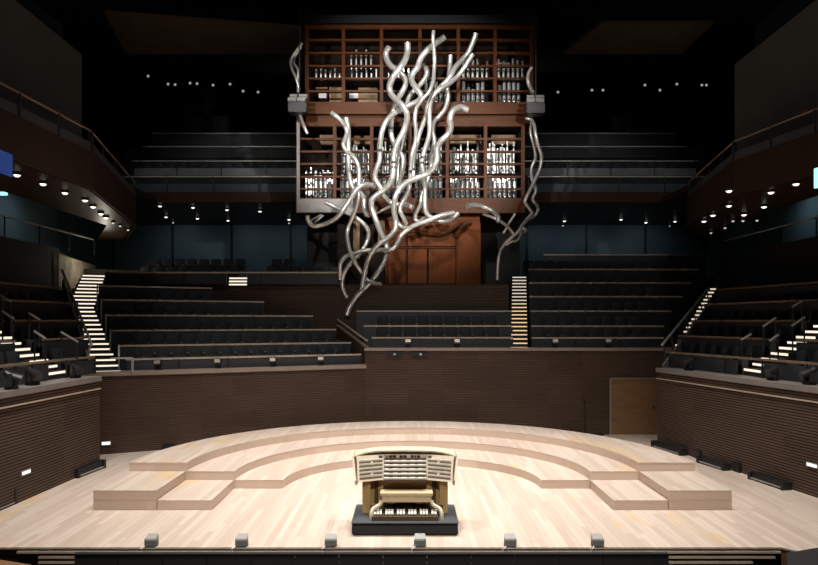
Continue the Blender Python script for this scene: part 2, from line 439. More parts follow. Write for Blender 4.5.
# ------------------------------------------------------------------ lit staircases
def stairs(name, label, pts, width_dir, w, mat_fn, rise_bottom, strip_h=.075, inset=.03):
    """pts: list of front-centre points of every step (rising); each step a tread block with a lit strip on its riser"""
    t = thing(name, label, 'stairs', (pts[0].x, pts[0].y, rise_bottom), 'lit stairs')
    wd = width_dir.normalized()
    for i, p in enumerate(pts):
        nx = pts[i+1] if i+1 < len(pts) else p+(p-pts[i-1])
        go = (nx-p); go.z = 0
        p1 = p-wd*w/2; p2 = p+wd*w/2
        zb = pts[i-1].z-.02 if i else rise_bottom
        st = MB().prism([xy(p1), xy(p2), xy(p2+go*1.05), xy(p1+go*1.05)], zb-.12, p.z).build('step', 'carpet', t)
        f = -go.normalized()*.012
        MB().beam(p1+wd*inset+f-Vector((0, 0, .05)), p2-wd*inset+f-Vector((0, 0, .05)), .024, strip_h).build('step_light', mat_fn(i), st)
    return t
pts = []
for i in range(24):
    t_ = .25+i*.41
    s_ = .72-.17*t_ if t_ < 5.5 else -.215+(t_-5.5)*.10
    if t_ > 5.5: t_ += .25
    pts.append(tl(s_-.5-.02, t_, 2.62+.166*(i+.2)))
stairs('staircase', 'long lit staircase between the left side block and the left rear terrace', pts, U, .95, lambda i: 'led', 2.55, .052)
pts = [Vector((4.17+.165*(i*.27), 24.98+i*.265, 3.12+.158*(i+1))) for i in range(20)]
stairs('staircase', 'straight lit staircase at the right of the centre block, amber at its foot', pts, Vector((1, 0, 0)), .68, lambda i: 'led2' if i < 11 else 'led3', 3.1, .045)
t = thing('staircase', 'short lit flight of three steps up from the left gallery', 'stairs', (-7.1, 27.3, 5.8), 'lit stairs')
for k in range(3):
    st = B(-7.42, -6.65, 27.15-.0+.02*k, 27.3, 5.68+.13*k, 5.8+.13*k).build('step', 'carpet', t)
    MB().beam((-7.4, 27.14+.02*k, 5.74+.13*k), (-6.67, 27.14+.02*k, 5.74+.13*k), .02, .06).build('step_light', 'led', st)
# right stair, rising to the back right
pts = [Vector((11.28+.22*i, 26.3+.275*i, 4.2+.165*i)) for i in range(-5, 10)]
stairs('staircase', 'narrow lit staircase right of the right rear terrace beside a grey sloping balustrade', pts, Vector((1, .0, 0)), .30, lambda i: 'led3', 3.2, .06)
t = thing('stair_balustrade', 'grey sloping balustrade with metal handrail on the right staircase', 'railing', (8.9, 23, 2.64), None)
a, c = at(664, 370, 22.65), at(713, 304, 25.4)
MB().beam(a, c, .06, .4).build('balustrade_panel', 'sideledge', t)
a2, c2 = at(662, 345, 22.7), at(709, 288, 25.4)
MB().beam(a2, c2, .06, .06).build('handrail', 'railmetal', t)
for k in range(7):
    f = (k+.2)/6.6; MB().beam(a.lerp(c, f), a2.lerp(c2, f), .04, .04).build('post', 'darkmetal', t)
t = thing('stair_balustrade', 'grey sloping balustrade with dark handrail left of the long staircase', 'railing', tl(-.5, 0, 2.6), None)
a, c = at(89, 366, 20.6), at(63, 284, 25.2)
MB().beam(a, c, .06, .42).build('balustrade_panel', 'sideledge', t)
a2, c2 = at(92, 345, 20.7), at(62, 270, 25.6)
MB().beam(a2, c2, .06, .05).build('handrail', 'railmetal', t)
for k in range(6):
    f = (k+.2)/5.6; MB().beam(a.lerp(c, f), a2.lerp(c2, f), .035, .035).build('post', 'railmetal', t)
t = thing('stair_balustrade', 'dark metal handrail on posts between the long staircase and the left rear terrace', 'railing', tl(.7, 0, 2.6), None)
for i in range(1, 6):
    a = tl(SBEG[i]-.04, RT[i]-.35, RZ[i]-.35); c = tl(SBEG[i]-.04, RT[i], RZ[i]+.03)
    MB().beam(a, c, .05, .05).beam(a, a-Vector((0, 0, .6)), .04, .04).build('handrail', 'railmetal', t)
MB().beam(tl(.3, -.2, 3.05), tl(.95, -.2, 3.05), .05, .05).beam(tl(.95, -.2, 3.05), tl(.95, -.2, 2.6), .05, .05).build('post', 'railmetal', t)

# ------------------------------------------------------------------ side blocks
SZ = [3.15, 3.7, 4.24, 4.86, 5.45]
def side_block(sg, W, tag_, dend, a0, a1):
    # W: wall line; rows run along it, each further out and higher
    (x0, y0), (x1, y1) = W[0], W[-1]
    def px(y, t): return x0+(x1-x0)*(y-y0)/(y1-y0)+sg*t
    rt = [.62, 1.45, 2.35, 3.25, 4.15, 5.05]
    for i in range(5):
        z = SZ[i]-.6 if i else 2.55
        ye = dend(rt[i])
        poly = [(px(9, rt[i]+.03), 9), (px(ye, rt[i]+.03), ye), (px(ye, rt[i+1]+.03), dend(rt[i])), (px(9, rt[i+1]+.03), 9)]
        S('floor', MB().prism(poly, z-1.0, z), 'carpet')
        zb = 2.64 if i == 0 else (SZ[i-1]-.6 if i > 1 else 2.55)
        if i == 0:
            fb = barrier((px(9, rt[0]), 9, 0), (px(ye, rt[0]), ye, 0), zb, SZ[0], 'front barrier of the %s side block, dark panel and wooden handrail on posts' % tag_, rail='raildim', panel=None, group='row barriers of the side blocks')
            for ya, yb in ((9, a0), (a1, ye)): MB().beam((px(ya, rt[0]), ya, 2.86), (px(yb, rt[0]), yb, 2.86), .05, .42).build('front_panel', 'darkpanel', fb)
        else:
            for (ya, yb, wh) in ((9, a0-.1, 'near'), (a1+.1, ye, 'far')):
                barrier((px(ya, rt[i]), ya, 0), (px(yb, rt[i]), yb, 0), zb, SZ[i], '%s seat-row barrier of the %s side block on the %s side of its lit aisle' % (RNAME[i], tag_, wh), posts=False, rail='raildim', group='row barriers of the side blocks')
        if i == 4: break
        for (ya, yb, wh) in ((a0-.45, 12.6 if i else 14.2, 'near'), (a1+.45, ye-.3, 'far')):
            s = -1 if wh == 'near' else 1; y = ya; k = 0
            while (y > yb) if s < 0 else (y < yb):
                if abs(px(y, rt[i]+.5))/y*F > 425:
                    if s < 0: break
                    y += .56; k += 1; continue
                seat(px(y, rt[i]+.5), y, z, math.radians(90 if sg < 0 else -90)+(0 if sg < 0 else -.19), 'dark seat, %s side block, %s row, %s on the %s side of aisle' % (tag_, RNAME[i], ORD[k], wh), 'seats of the side blocks')
                y += s*.56; k += 1
    ym = (a0+a1)/2
    pts = [Vector((px(ym, .68+.255*i), ym, 2.86+.158*i)) for i in range(14)]
    stairs('staircase', 'short lit aisle steps climbing the %s side block, pale strips on brown treads' % tag_, pts, Vector((0, 1, 0)), a1-a0-.15, lambda i: 'led', 2.6, .065)
    return px
lpx = side_block(-1, LW, 'left', lambda t: 19.0+1.5*t, 17.55, 18.65)
rpx = side_block(1, RW, 'right', lambda t: 22.6+.75*t, 18.35, 19.45)
for k, (x, y, x2, y2, D) in enumerate([(741, 340, 751, 334, 19.5), (763, 326.5, 776, 317.5, 19.5), (769.5, 341, 778.6, 334.5, 18.2), (792, 326, 805, 317, 18.2), (792, 307, 802, 301, 19.5),
                                       (0, 295, 11, 302, 17.45), (2, 311, 14, 319, 17.45), (29, 313, 40, 320, 18.75), (34, 331, 46, 339, 17.45), (61, 332, 78, 342, 18.75)]):
    p, q = at(x, y, D), at(x2, y2, D)
    sd = 'right' if k < 5 else 'left'
    lo, hi = (p, q) if p.z < q.z else (q, p)
    t = thing('aisle_handrail', 'short sloping handrail, %s side block, %s' % (sd, ['lowest on the far side of its aisle', 'second up on the far side of its aisle', 'lower one on the near side of its aisle', 'upper one on the near side of its aisle', 'topmost on the far side of its aisle',
              'topmost at the photo edge', 'middle one at the photo edge', 'upper one beyond the aisle', 'lowest on the near side of its aisle', 'lowest one beside the long staircase'][k]), 'handrail', (lo.x, lo.y, lo.z-.75), 'aisle handrails')
    MB().beam(lo, hi, .04, .045).build('handrail', 'railmetal', t)
    for f in (.05, .95):
        c = lo.lerp(hi, f); MB().box(c.x-.015, c.x+.015, c.y-.015, c.y+.015, c.z-.78, c.z-.02).build('post', 'darkmetal', t)

# ------------------------------------------------------------------ mid-level galleries
# left back gallery
gb = barrier((-12.4, 27.0, 0), (-2.85, 27.0, 0), 5.74, 6.22, 'low dark gallery barrier with a pale rail behind the left rear terrace', panel=None, group='gallery barriers')
for xa, xb in ((-12.4, -7.46), (-6.6, -2.85)): MB().beam((xa, 27, 5.96), (xb, 27, 5.96), .05, .44).build('front_panel', 'darkpanel', gb)
for r in range(2):
    zf = 5.76+.45*r; y = 29.2+1.1*r
    if r: S('floor', B(-12.6, -2.9, 29.6, 31.2, 5.7, zf), 'carpet')
    for k in range(16):
        x = -11.7+.56*k
        if -7.6 < x < -6.5 or (r and x > -5.2): continue
        seat(x, y, zf, 0, 'dark seat of the left gallery under the balcony, %s row, %s from left' % (['front', 'rear'][r], ORD[k]), 'seats of the left gallery')
for k in range(15):
    seat(5.8+.56*k, 32.0, 6.3, 0, 'dark seat of the right gallery under the balcony, %s from the left' % ORD[k], 'seats of the right gallery')
S('floor', B(5.2, 14.5, 31.25, 33.4, 5.7, 6.3), 'carpet')
barrier((6.8, 33.4, 0), (14.9, 33.4, 0), 6.3, 7.6, 'upper gallery barrier of dark panels before the dark blue wall on the right', panel='darkpanel', group='gallery barriers')
# blue walls under the balcony
S('wall_back', B(-19, 19, 38, 38.3, 5.7, 10.3), 'bluewall')
S('wall_back', B(-4.7, 5.1, 30.4, 30.6, 5.77, 9.78), 'black_wall')  # black sheet added behind the organ so the gaps read dark
for k in range(11):
    x = -17+3.4*k
    S('trim_7', B(x-.06, x+.06, 37.92, 38.0, 5.76, 9.9), 'black')
# side gallery fronts and walls
S('wall_left', B(-14.3, -14.0, 9, 26.4, 2, 7.15), 'black_wall')
S('wall_right', B(14.0, 14.3, 9, 29.5, 2, 7.15), 'black_wall')
S('wall_left', B(-17.4, -17.1, 9, 38, 6, 10.2), 'bluewall')
S('wall_right', B(17.1, 17.4, 9, 38, 6, 10.2), 'bluewall')
S('floor', B(-19, -14.3, 9, 27.4, 6.9, 7.05), 'carpet')
S('floor', B(14.3, 19, 9, 27.4, 6.9, 7.05), 'carpet')
barrier((-14.1, 12, 0), (-14.1, 29.5, 0), 7.15, 7.88, 'side gallery railing with dark rail before the blue-grey wall at far left', panel=None, rail='railmetal', post_gap=2.2, group='gallery barriers', rw=.05, rh=.05)
barrier((14.1, 12, 0), (14.1, 29.5, 0), 7.15, 7.82, 'side gallery railing with dark rail before the blue-grey wall at far right', panel=None, rail='railmetal', post_gap=2.2, group='gallery barriers', rw=.05, rh=.05)
# rough lit plaster by the stair head
pa, pb = at(60, 290, 26.2), at(96, 258, 31.5)
S('wall_left', MB().prism([(-13.9, 26.2), (-14.0, 26.0), (-15.2, 31.6), (-15.0, 31.6)], 4.4, 6.9), 'rough')
S('floor', MB().prism([xy(tl(-1.9, 9.9)), xy(tl(3, 9.9)), xy(tl(3, 12.5)), xy(tl(-1.9, 12.5))], 5.9, 6.58), 'carpet')

# ------------------------------------------------------------------ balconies
ZS = 9.79
S('floor', B(-17.5, 17.5, 31, 39, ZS, ZS+.3), 'brown')
S('trim_8', B(-14.6, 14.6, 30.85, 31.05, ZS, 10.28), 'fascia')
for sg, nm in ((-1, 'left'), (1, 'right')):
    xa, xb = (-13.6, -4.8) if sg < 0 else (5.6, 14.2)
    for r in range(4):
        y = 31.1+1.3*r; z0 = 10.1+1.05*r
        if r:
            S('floor', B(xa-1.5, xb+1.5, y+.03, y+1.35, z0-.6, z0+.25), 'carpet')
        if r == 3:
            barrier((xa, y, 0), (xb, y, 0), z0-.35, z0+.95, 'topmost rail of the upper %s balcony, dark bars below' % nm, panel='darkpanel', rail='railmetal', posts=False, group='balcony barriers', rw=.05, rh=.05); continue
        barrier((xa, y, 0), (xb, y, 0), z0-.0 if r == 0 else z0-.2, z0+.95, '%s rail of the upper %s balcony with grey panels and posts' % (['front', 'second', 'third'][r], nm), panel='glass' if r == 0 else None, rail='railmetal', post_gap=2.1, glass=True, group='balcony barriers', rw=.05, rh=.05)
        if r < 2:
            t = tag(B(xa+.05, xb-.05, y+.16, y+.2, z0+.255 if r else z0, z0+.64).build('modesty_panel', 'balpanel'), 'long grey modesty panel before the %s seat row of the upper %s balcony' % (['front', 'second'][r], nm), 'panel', 'balcony modesty panels')
            n = int((xb-xa-.4)/.57)
            for k in range(n):
                seat(xa+.4+.57*k, y+.72, z0+.25 if r else z0+.02, 0, 'dark seat of the upper %s balcony, %s row, %s from the left' % (nm, ['front', 'second'][r], ORD[k]), 'seats of the upper balconies')
# dark back wall of the hall, ceiling, upper side walls
S('wall_back', B(-22, 22, 42, 42.3, 10, 24), 'black_wall')
S('wall_back', B(-16, 16, 39, 39.2, 10, 16.4), 'black_wall')
S('ceiling', B(-22, 22, 2, 42.3, 23, 23.3), 'ceil')
S('wall_left', MB().prism([(-11.5, 9), (-11.5, 23.2), (-13.6, 24.6), (-13.6, 9)], 9.2, 13.6), 'darkwall')
S('wall_right', MB().prism([(11.5, 9), (11.5, 23.3), (13.6, 24.7), (13.6, 9)], 9.2, 13.3), 'darkwall')
for sg, nm in ((-1, 'left'), (1, 'right')):
    L = [(-9.65, 11), (-9.16, 19), (-10.8, 26), (-13.3, 30.8)] if sg < 0 else [(11.75, 11), (9.9, 20.1), (11.0, 26), (13.3, 30.8)]
    O = [(sg*14.6, 30.8), (sg*11.9, 26), (sg*11.7, 11)] if sg < 0 else [(14.6, 30.8), (12.4, 26), (12.3, 20), (13.6, 11)]
    S('floor', MB().prism(L+O, 8.0, 8.2), 'brown')
    S('ceiling', B(min(sg*11.8, sg*17.4), max(sg*11.8, sg*17.4), 11, 30.8, 9.8, 10.0), 'brown')
    for j, (p, q) in enumerate(zip(L[:-1], L[1:])):
        S('trim_9', MB().beam((p[0], p[1], 8.55), (q[0], q[1], 8.55), .12, 1.1), 'fascia')
        barrier((p[0], p[1], 0), (q[0], q[1], 0), 9.1, 9.7, '%s section of the %s side balcony railing over brown fascia' % (['near', 'middle', 'far'][j], nm), panel='darkpanel', hgap=.3, rail='raildim', group='side balcony railings', rw=.04, rh=.04)
# hanging reflector panels up in the dark
for x0, x1, ya, yb, nm in ((-14.6, -5.2, 29.5, 34, 'left'), (7.9, 14.0, 30.5, 34, 'right')):
    t = tag(MB().prism([(x0, yb), (x1, yb), (x1+.1, ya+1.5 if nm == 'left' else ya), (x0+1.0, ya)], 18.0, 18.15).build('acoustic_reflector', 'reflector'), 'dim brown ceiling panel hanging in the dark at upper %s' % nm, 'ceiling panel')

# ------------------------------------------------------------------ downlights
def downlight(p, label, r=.078, mat='lamp', group='round downlights'):
    t = thing('downlight', label, 'ceiling light', p, group)
    MB().tube([p+Vector((0, 0, .03)), p-Vector((0, 0, .03))], [r*1.35, r*1.35], 12).build('trim_ring', 'darkmetal', t)
    MB().tube([p-Vector((0, 0, .031)), p-Vector((0, 0, .07))], [r, r*.6], 12).build('lens', mat, t)
def row(pix, zc, text, small=()):
    for k, (x, y) in enumerate(pix):
        p = on_z(x, y, zc-.03)
        downlight(p, text % ORD[k], .05 if k in small else .085, 'lampdim' if k in small else 'lamp')
row([(17, 174), (43, 183), (65, 192), (85, 199.5), (93, 206), (101, 213), (106, 217), (113, 222), (120, 225), (128, 229)], 8.0, 'bright round downlight under the left side balcony, %s from the photo edge', (7, 8, 9))
row([(796, 183), (771, 191.5), (729, 190), (764, 206), (729, 205), (713, 214.5), (744, 214), (704, 220.5), (757, 219.5), (733, 220), (743, 219.8), (725, 227), (711, 232)], 8.0, 'bright round downlight under the right side balcony, %s from the photo edge', (8, 9, 10, 11, 12))
row([(128, 208), (160, 205.5), (193, 207), (227, 209.3), (260, 210.8)], ZS, 'round downlight, front line under the back balcony, left part, %s from left')
row([(166, 216.5), (173, 222), (197.5, 218), (228, 220), (289, 219), (289, 222.5)], ZS, 'round downlight, second line under the back balcony, left part, %s from left', (1, 5))
row([(564.5, 220.5), (563, 225), (621, 219), (646, 222), (675, 221), (615.5, 226), (669.5, 225.5), (688, 230.5)], ZS, 'round downlight under the back balcony right of the organ, %s from the organ', (1, 5, 6, 7))

# tiny stage lamps on the rear lighting bar
t = tag(MB().beam((-15.5, 36, 17.75), (-7.2, 36, 17.2), .06, .06).build('lighting_bar', 'black'), 'black lighting bar carrying tiny lamps high in the dark left of the organ', 'lighting bar')
t = tag(MB().beam((7.6, 36, 17.4), (16.2, 36, 17.7), .06, .06).build('lighting_bar', 'black'), 'black lighting bar carrying tiny lamps high in the dark right of the organ', 'lighting bar')
for nm, pix in (('left', [(148, 76), (168, 84), (175, 84.5), (190, 83), (197, 83.5), (213, 85), (230, 84), (243, 91), (258, 92)]), ('right', [(558, 92), (592, 90), (603, 90), (645, 85), (660, 90), (677, 84), (702, 85), (706.5, 85)])):
    for k, (x, y) in enumerate(pix):
        p = at(x, y, 35.7)
        t = thing('stage_spotlight', 'tiny stage lamp glinting high in the dark %s of the organ, %s from the left' % (nm, ORD[k]), 'spotlight', p, 'lamps on the rear lighting bars')
        MB().tube([p+Vector((0, .4, .12)), p+Vector((0, .02, 0))], [.09, .13], 10).build('lamp_housing', 'darkmetal', t)
        MB().tube([p+Vector((0, .015, 0)), p-Vector((0, .01, 0))], [.07, .06], 10).build('lens', 'faint', t)
        MB().cyl(p+Vector((0, .3, .15)), p+Vector((0, .3, .5)), .025, 6).build('bracket', 'black', t)

# signs and screens
tag(B(-9.02, -8.98, 14.3, 14.95, 7.48, 7.985).build('blue_screen', 'blue'), 'glowing blue screen under the left side balcony at the photo edge', 'screen')
tag(B(10.0, 10.06, 15.95, 16.3, 7.5, 7.98).build('blue_screen', 'sign'), 'glowing teal screen under the right side balcony at the photo edge', 'screen')
p = at(4, 193.5, 27); tag(B(p.x-.18, p.x+.12, 27, 27.05, p.z-.07, p.z+.07).build('exit_sign', 'sign'), 'small glowing teal sign on the far left wall', 'sign')

# ------------------------------------------------------------------ stage risers
XC, YC = .08, 16.63
TIERS = [(3.25, 2.82, 4.48, 4.30, 0, .22, 'lowest inner'), (4.48, 4.30, 5.69, 5.52, 0, .44, 'middle'), (5.69, 5.52, 7.13, 6.97, 0, .66, 'tallest outer')]
NSEG = 8
for a0, b0, a1, b1, z0, z1, nm in TIERS:
    t = thing('stage_riser', '%s curved tier of the pale wood stage risers' % nm, 'stage riser', (XC, YC+b0, 0), 'curved stage risers')
    for k in range(NSEG):
        th = [math.pi*(k+j/6)/NSEG for j in range(7)]
        inner = [(XC+a0*math.cos(x), YC+b0*math.sin(x)) for x in th]; outer = [(XC+a1*math.cos(x), YC+b1*math.sin(x)) for x in th]
        g_ = .004
        m = MB().prism(inner+outer[::-1], z1-.012, z1)
        m2 = MB().prism([(p[0]*1, p[1]+.006) for p in inner]+[(p[0], p[1]) for p in outer[::-1]], 0, z1-.014)
        sec = m2.build('platform_section', 'riserface', t)
        m.build('platform_top', 'stage', sec)
for sg, nm in ((-1, 'left'), (1, 'right')):
    for xa, xb, z1, w in ((5.72, 7.13, .44, 'taller outer'), (4.49, 5.70, .22, 'lower inner')):
        x0, x1 = sorted((XC+sg*xa, XC+sg*xb))
        t = thing('stage_riser', '%s straight riser block at the front %s end of the tiers' % (w, nm), 'stage riser', ((x0+x1)/2, 14.74, 0), 'straight stage risers')
        n = 2 if z1 > .3 else 1
        for j in range(n): B(x0, x1, 14.74, 16.62, z1/n*j+(.006 if j else 0), z1/n*(j+1)-(.014 if j == n-1 else 0)).build('platform_section', 'riserface', t)
        B(x0-.004, x1+.004, 14.735, 16.62, z1-.012, z1).build('platform_top', 'stage', t)

# ------------------------------------------------------------------ stage front
S('trim_10', B(-13, 6.9, 12.36, 12.5, -1.2, -.04), 'black_wall')
m = MB()
for k in range(5):
    z = -.07-.095*k; xr = 6.92-.32*(k//2)-.1*k
    m.box(-7.3 if k < 1 else -6.9, xr, 12.28, 12.38, z-.04, z)
S('trim_10', m, 'rail')
S('wall_right', MB().prism([(6.95, 12.32), (7.16, 12.05), (7.7, 11.05), (7.9, 11.05), (7.9, 12.4), (7.0, 12.4)], -1.2, -.04), 'doorwood')
t = thing('front_barrier', 'long black barrier of panels in front of the stage edge', 'barrier', (-.7, 12.1, -1.2), None)
xs = [-6.15+.81*k for k in range(14)]
for k in range(13): MB().box(xs[k]+.008, xs[k+1]-.008 if k < 12 else 4.77, 12.12, 12.18, -1.19, -.075).build('barrier_panel', 'blacksoft', t)
MB().box(-6.15, 4.77, 12.1, 12.2, -.075, -.055).build('top_edge', 'black', t)
tag(MB().prism([(-7.9, 11.9), (-7.0, 12.15), (-7.0, 12.24), (-7.9, 12.24)], -.45, [-.16, -.3, -.3, -.16]).build('step_block', 'doorwood'), 'sloping wooden step block below the stage edge at far left', 'step')
tag(MB().prism([(6.6, 11.55), (7.4, 11.85), (9, 11.85), (9, 10.9), (6.25, 10.9)], .003, .16).build('corner_parapet', 'black_wall'), 'dark brown parapet corner in the lower right foreground', 'parapet')

GB = [152, 242, 331, 420, 510, 597]
for k, x in enumerate(GB):
    p = on_z(x, 545.5, 0)
    t = thing('footlight', 'small grey box on the front stage edge, %s from the left' % ORD[k], 'stage light', p, 'grey boxes along the stage edge')
    MB().prism([(p.x-.11, p.y-.1), (p.x+.11, p.y-.1), (p.x+.1, p.y+.08), (p.x-.1, p.y+.08)], 0.015, [.15, .15, .21, .21]).build('housing', 'greybox', t, bevel=.012)
    MB().prism([(p.x-.09, p.y-.112), (p.x+.09, p.y-.112), (p.x+.09, p.y-.1), (p.x-.09, p.y-.1)], .02, .13).build('grille', 'grille', t)
    for sx in (-.1, .1): MB().box(p.x+sx-.012, p.x+sx+.012, p.y-.06, p.y+.02, 0, .1).build('bracket', 'darkmetal', t)
    MB().tube([(p.x-.08, p.y-.08, .03), (p.x-.11, p.y-.16, .012), (p.x-.14, p.y-.19, .008), (p.x-.16, 12.27, -.02), (p.x-.14, 12.26, -.08)], .009, 6).build('cable', 'white', t)

# black bar lights along the walls, and sockets
def floor_bar(x0, y0, x1, y1, zz, label):
    p, q = on_z(x0, y0, 0), on_z(x1, y1, 0)
    t = thing('floor_light_bar', label, 'stage light', ((p.x+q.x)/2, (p.y+q.y)/2, 0), 'black floor light bars')
    n = Vector((0, 0, 1)).cross(q-p).normalized()
    if n.x*p.x > 0: n = -n
    MB().beam(p+Vector((0, 0, zz*.6)), q+Vector((0, 0, zz*.6)), .16, zz*.75).build('housing', 'black', t, bevel=.02)
    MB().beam(p+n*.1+Vector((0, 0, .05)), q+n*.1+Vector((0, 0, .05)), .05, .025).build('front_strip', 'greybox', t)
    for e in (p, q): MB().obox(e+Vector((0, 0, zz*.5)), (.1, .26, zz), math.atan2(n.y, n.x)+math.pi/2).build('end_foot', 'black', t)
floor_bar(101, 468, 75, 478, .24, 'black light bar on the floor at the back end of the left wall')
floor_bar(11, 504, -14, 515, .36, 'black light bar on the floor by the left photo edge')
floor_bar(701, 462.5, 726, 470.5, .2, 'black light bar on the floor along the right wall, middle one')
floor_bar(753, 479, 786, 490, .2, 'black light bar on the floor along the right wall, nearest one')
floor_bar(655, 447, 683, 455.5, .22, 'black light bar on the floor along the right wall, half behind the riser')
for x, y, w, lab in ((698.5, 459, .3, 'small black box on the floor beside the middle light bar, right wall'), (737, 472, .3, 'small black box on the floor between the two nearer light bars, right wall')):
    p = on_z(x, y, 0)
    t = thing('floor_box', lab, 'box', p)
    MB().obox(p+Vector((.06, .02, .14)), (.2, w, .28), .19).build('box_body', 'black', t, bevel=.015)
    MB().obox(p+Vector((-.045, .02, .14)), (.012, w*.8, .2), .19).build('face_plate', 'darkmetal', t)
p = on_z(578, 433, 0)
tag(B(5.9, 7.1, 24.05, 24.3, .0, .12).build('floor_light_bar', 'black', bevel=.02), 'low black bar on the floor before the back wall, behind the risers', 'stage light', 'black floor light bars')
tag(B(-8.0, -7.6, 21.35, 21.5, .0, .24).build('floor_box', 'black', bevel=.02), 'low black box on the floor before the left back wall', 'box')
for x0, x1, y0, y1, D, lab, rz in ((13, 22, 470, 474.5, 15.6, 'small pale slot light set in the left stage wall', -1), (103, 111, 441, 445, 21.0, 'small pale slot light on the angled back wall beside the left wall', 0), (806, 815, 463, 467.5, 15.9, 'small pale slot light set in the right stage wall', 1)):
    p = at((x0+x1)/2, (y0+y1)/2, D)
    t = thing('wall_light', lab, 'wall light', p)
    if rz == 0:
        c = tl(0.18, -.02); c.z = p.z
        MB().obox(c, (.28, .03, .13), .426).build('frame', 'greybox', t); MB().obox(c-N*.018, (.24, .012, .09), .426).build('lens', 'slot', t)
    else:
        X = -9.06 if rz < 0 else 9.72; an = 1.534 if rz < 0 else 1.762
        MB().obox(Vector((X, D, p.z)), (.36, .03, .12), an).build('frame', 'greybox', t); MB().obox(Vector((X-rz*.02, D, p.z)), (.3, .012, .07), an).build('lens', 'slot', t)
# microphones/loudspeakers recessed under the centre ledge
for x, lab in ((394, 'small black loudspeaker under the centre ledge, left one of the pair'), (420, 'small black loudspeaker under the centre ledge, right one of the pair')):
    p = at(x, 354, 24.55)
    t = thing('ledge_speaker', lab, 'loudspeaker', p, 'loudspeakers under the centre ledge')
    MB().box(p.x-.27, p.x+.27, 24.5, 24.6, p.z-.1, p.z+.08).build('housing', 'black', t, bevel=.015)
    MB().tube([(p.x+.02, 24.49, p.z), (p.x+.02, 24.47, p.z-.02)], [.05, .045], 10).build('cone', 'pale', t)

# small parapet lamps with pale faces
def para_lamp(p, label):
    t = thing('parapet_lamp', label, 'spotlight', p, 'pale faced lamps on the parapets')
    MB().box(p.x-.09, p.x+.09, p.y-.06, p.y+.06, p.z, p.z+.02).build('base', 'black', t)
    MB().cyl(p+Vector((0, 0, .02)), p+Vector((0, 0, .14)), .02, 6).build('stem', 'black', t)
    MB().obox(p+Vector((0, .02, .24)), (.22, .18, .16), 0, .25).build('housing', 'darkmetal', t, bevel=.02)
    MB().obox(p+Vector((0, -.085, .265)), (.19, .02, .11), 0, .25).build('lens', 'pale', t)
for k, x in enumerate((158, 218, 273, 321)):
    kx = (x-HX)/F; tt = .1
    D = (tt+P0.x*N.x+P0.y*N.y)/(kx*N.x+N.y)
    para_lamp(Vector((kx*D, D, 2.62)), 'pale faced lamp on the left rear terrace ledge, %s from the left' % ORD[k])
for k, x in enumerate((408, 457)): para_lamp(Vector(((x-HX)/F*24.7, 24.7, 3.24)), 'pale faced lamp on the centre block ledge, %s of two' % ['left', 'right'][k])
for k, x in enumerate((555, 608)): para_lamp(Vector(((x-HX)/F*24.7, 24.7, 3.24)), 'pale faced lamp on the right rear terrace ledge, %s of two' % ['left', 'right'][k])
def yoke_light(p, rz, label, s=1.):
    t = thing('moving_head_light', label, 'spotlight', p, 'black stage lights on the side ledges')
    MB().obox(p+Vector((0, 0, .05*s)), (.3*s, .3*s, .1*s), rz).build('base', 'black', t, bevel=.02)
    c, si = math.cos(rz), math.sin(rz)
    for k in (-1, 1): MB().obox(p+Vector((c*k*.17*s, si*k*.17*s, .26*s)), (.05*s, .12*s, .34*s), rz).build('yoke_arm', 'darkmetal', t)
    a = Vector((-si, c, 0))
    h = p+Vector((0, 0, .36*s))
    MB().tube([h+a*.16*s+Vector((0, 0, .12*s)), h+a*.05*s, h-a*.14*s-Vector((0, 0, .06*s)), h-a*.24*s-Vector((0, 0, .11*s))], [.07*s, .12*s, .13*s, .15*s], 12).build('head', 'darkmetal', t, smooth=True)
    MB().tube([h-a*.241*s-Vector((0, 0, .111*s)), h-a*.25*s-Vector((0, 0, .115*s))], [.12*s, .11*s], 12).build('lens', 'darkmetal', t)
yoke_light(Vector((-9.3, 16.3, 2.64)), 1.2, 'larger black moving head light on the left side ledge near the photo edge', .85)
yoke_light(Vector((-9.22, 15.3, 2.64)), 1.9, 'black moving head light on the left side ledge closest to the photo edge', .85)
yoke_light(Vector((-9.3, 18.4, 2.64)), 1.2, 'black moving head light on the left side ledge beside the long staircase', .75)
yoke_light(Vector((9.0, 21.2, 2.64)), -1.4, 'black moving head light on the right side ledge farthest from the viewer', .8)
yoke_light(Vector((9.7, 17.6, 2.64)), -1.2, 'black moving head light on the right side ledge at the foot of the aisle steps', .75)
yoke_light(Vector((9.95, 16.4, 2.64)), -1.7, 'larger black moving head light on the right side ledge near the photo edge', .85)
tag(MB().tube([(6.52, 24.42, 0), (6.52, 24.42, 1.25)], .015, 8).box(6.4, 6.64, 24.3, 24.5, 0, .03).tube([(6.52, 24.42, 1.25), (6.42, 24.3, 1.35)], .02, 8).build('microphone_stand', 'black'), 'thin black microphone stand before the back wall left of the wooden door', 'stand')

exec_organ = True
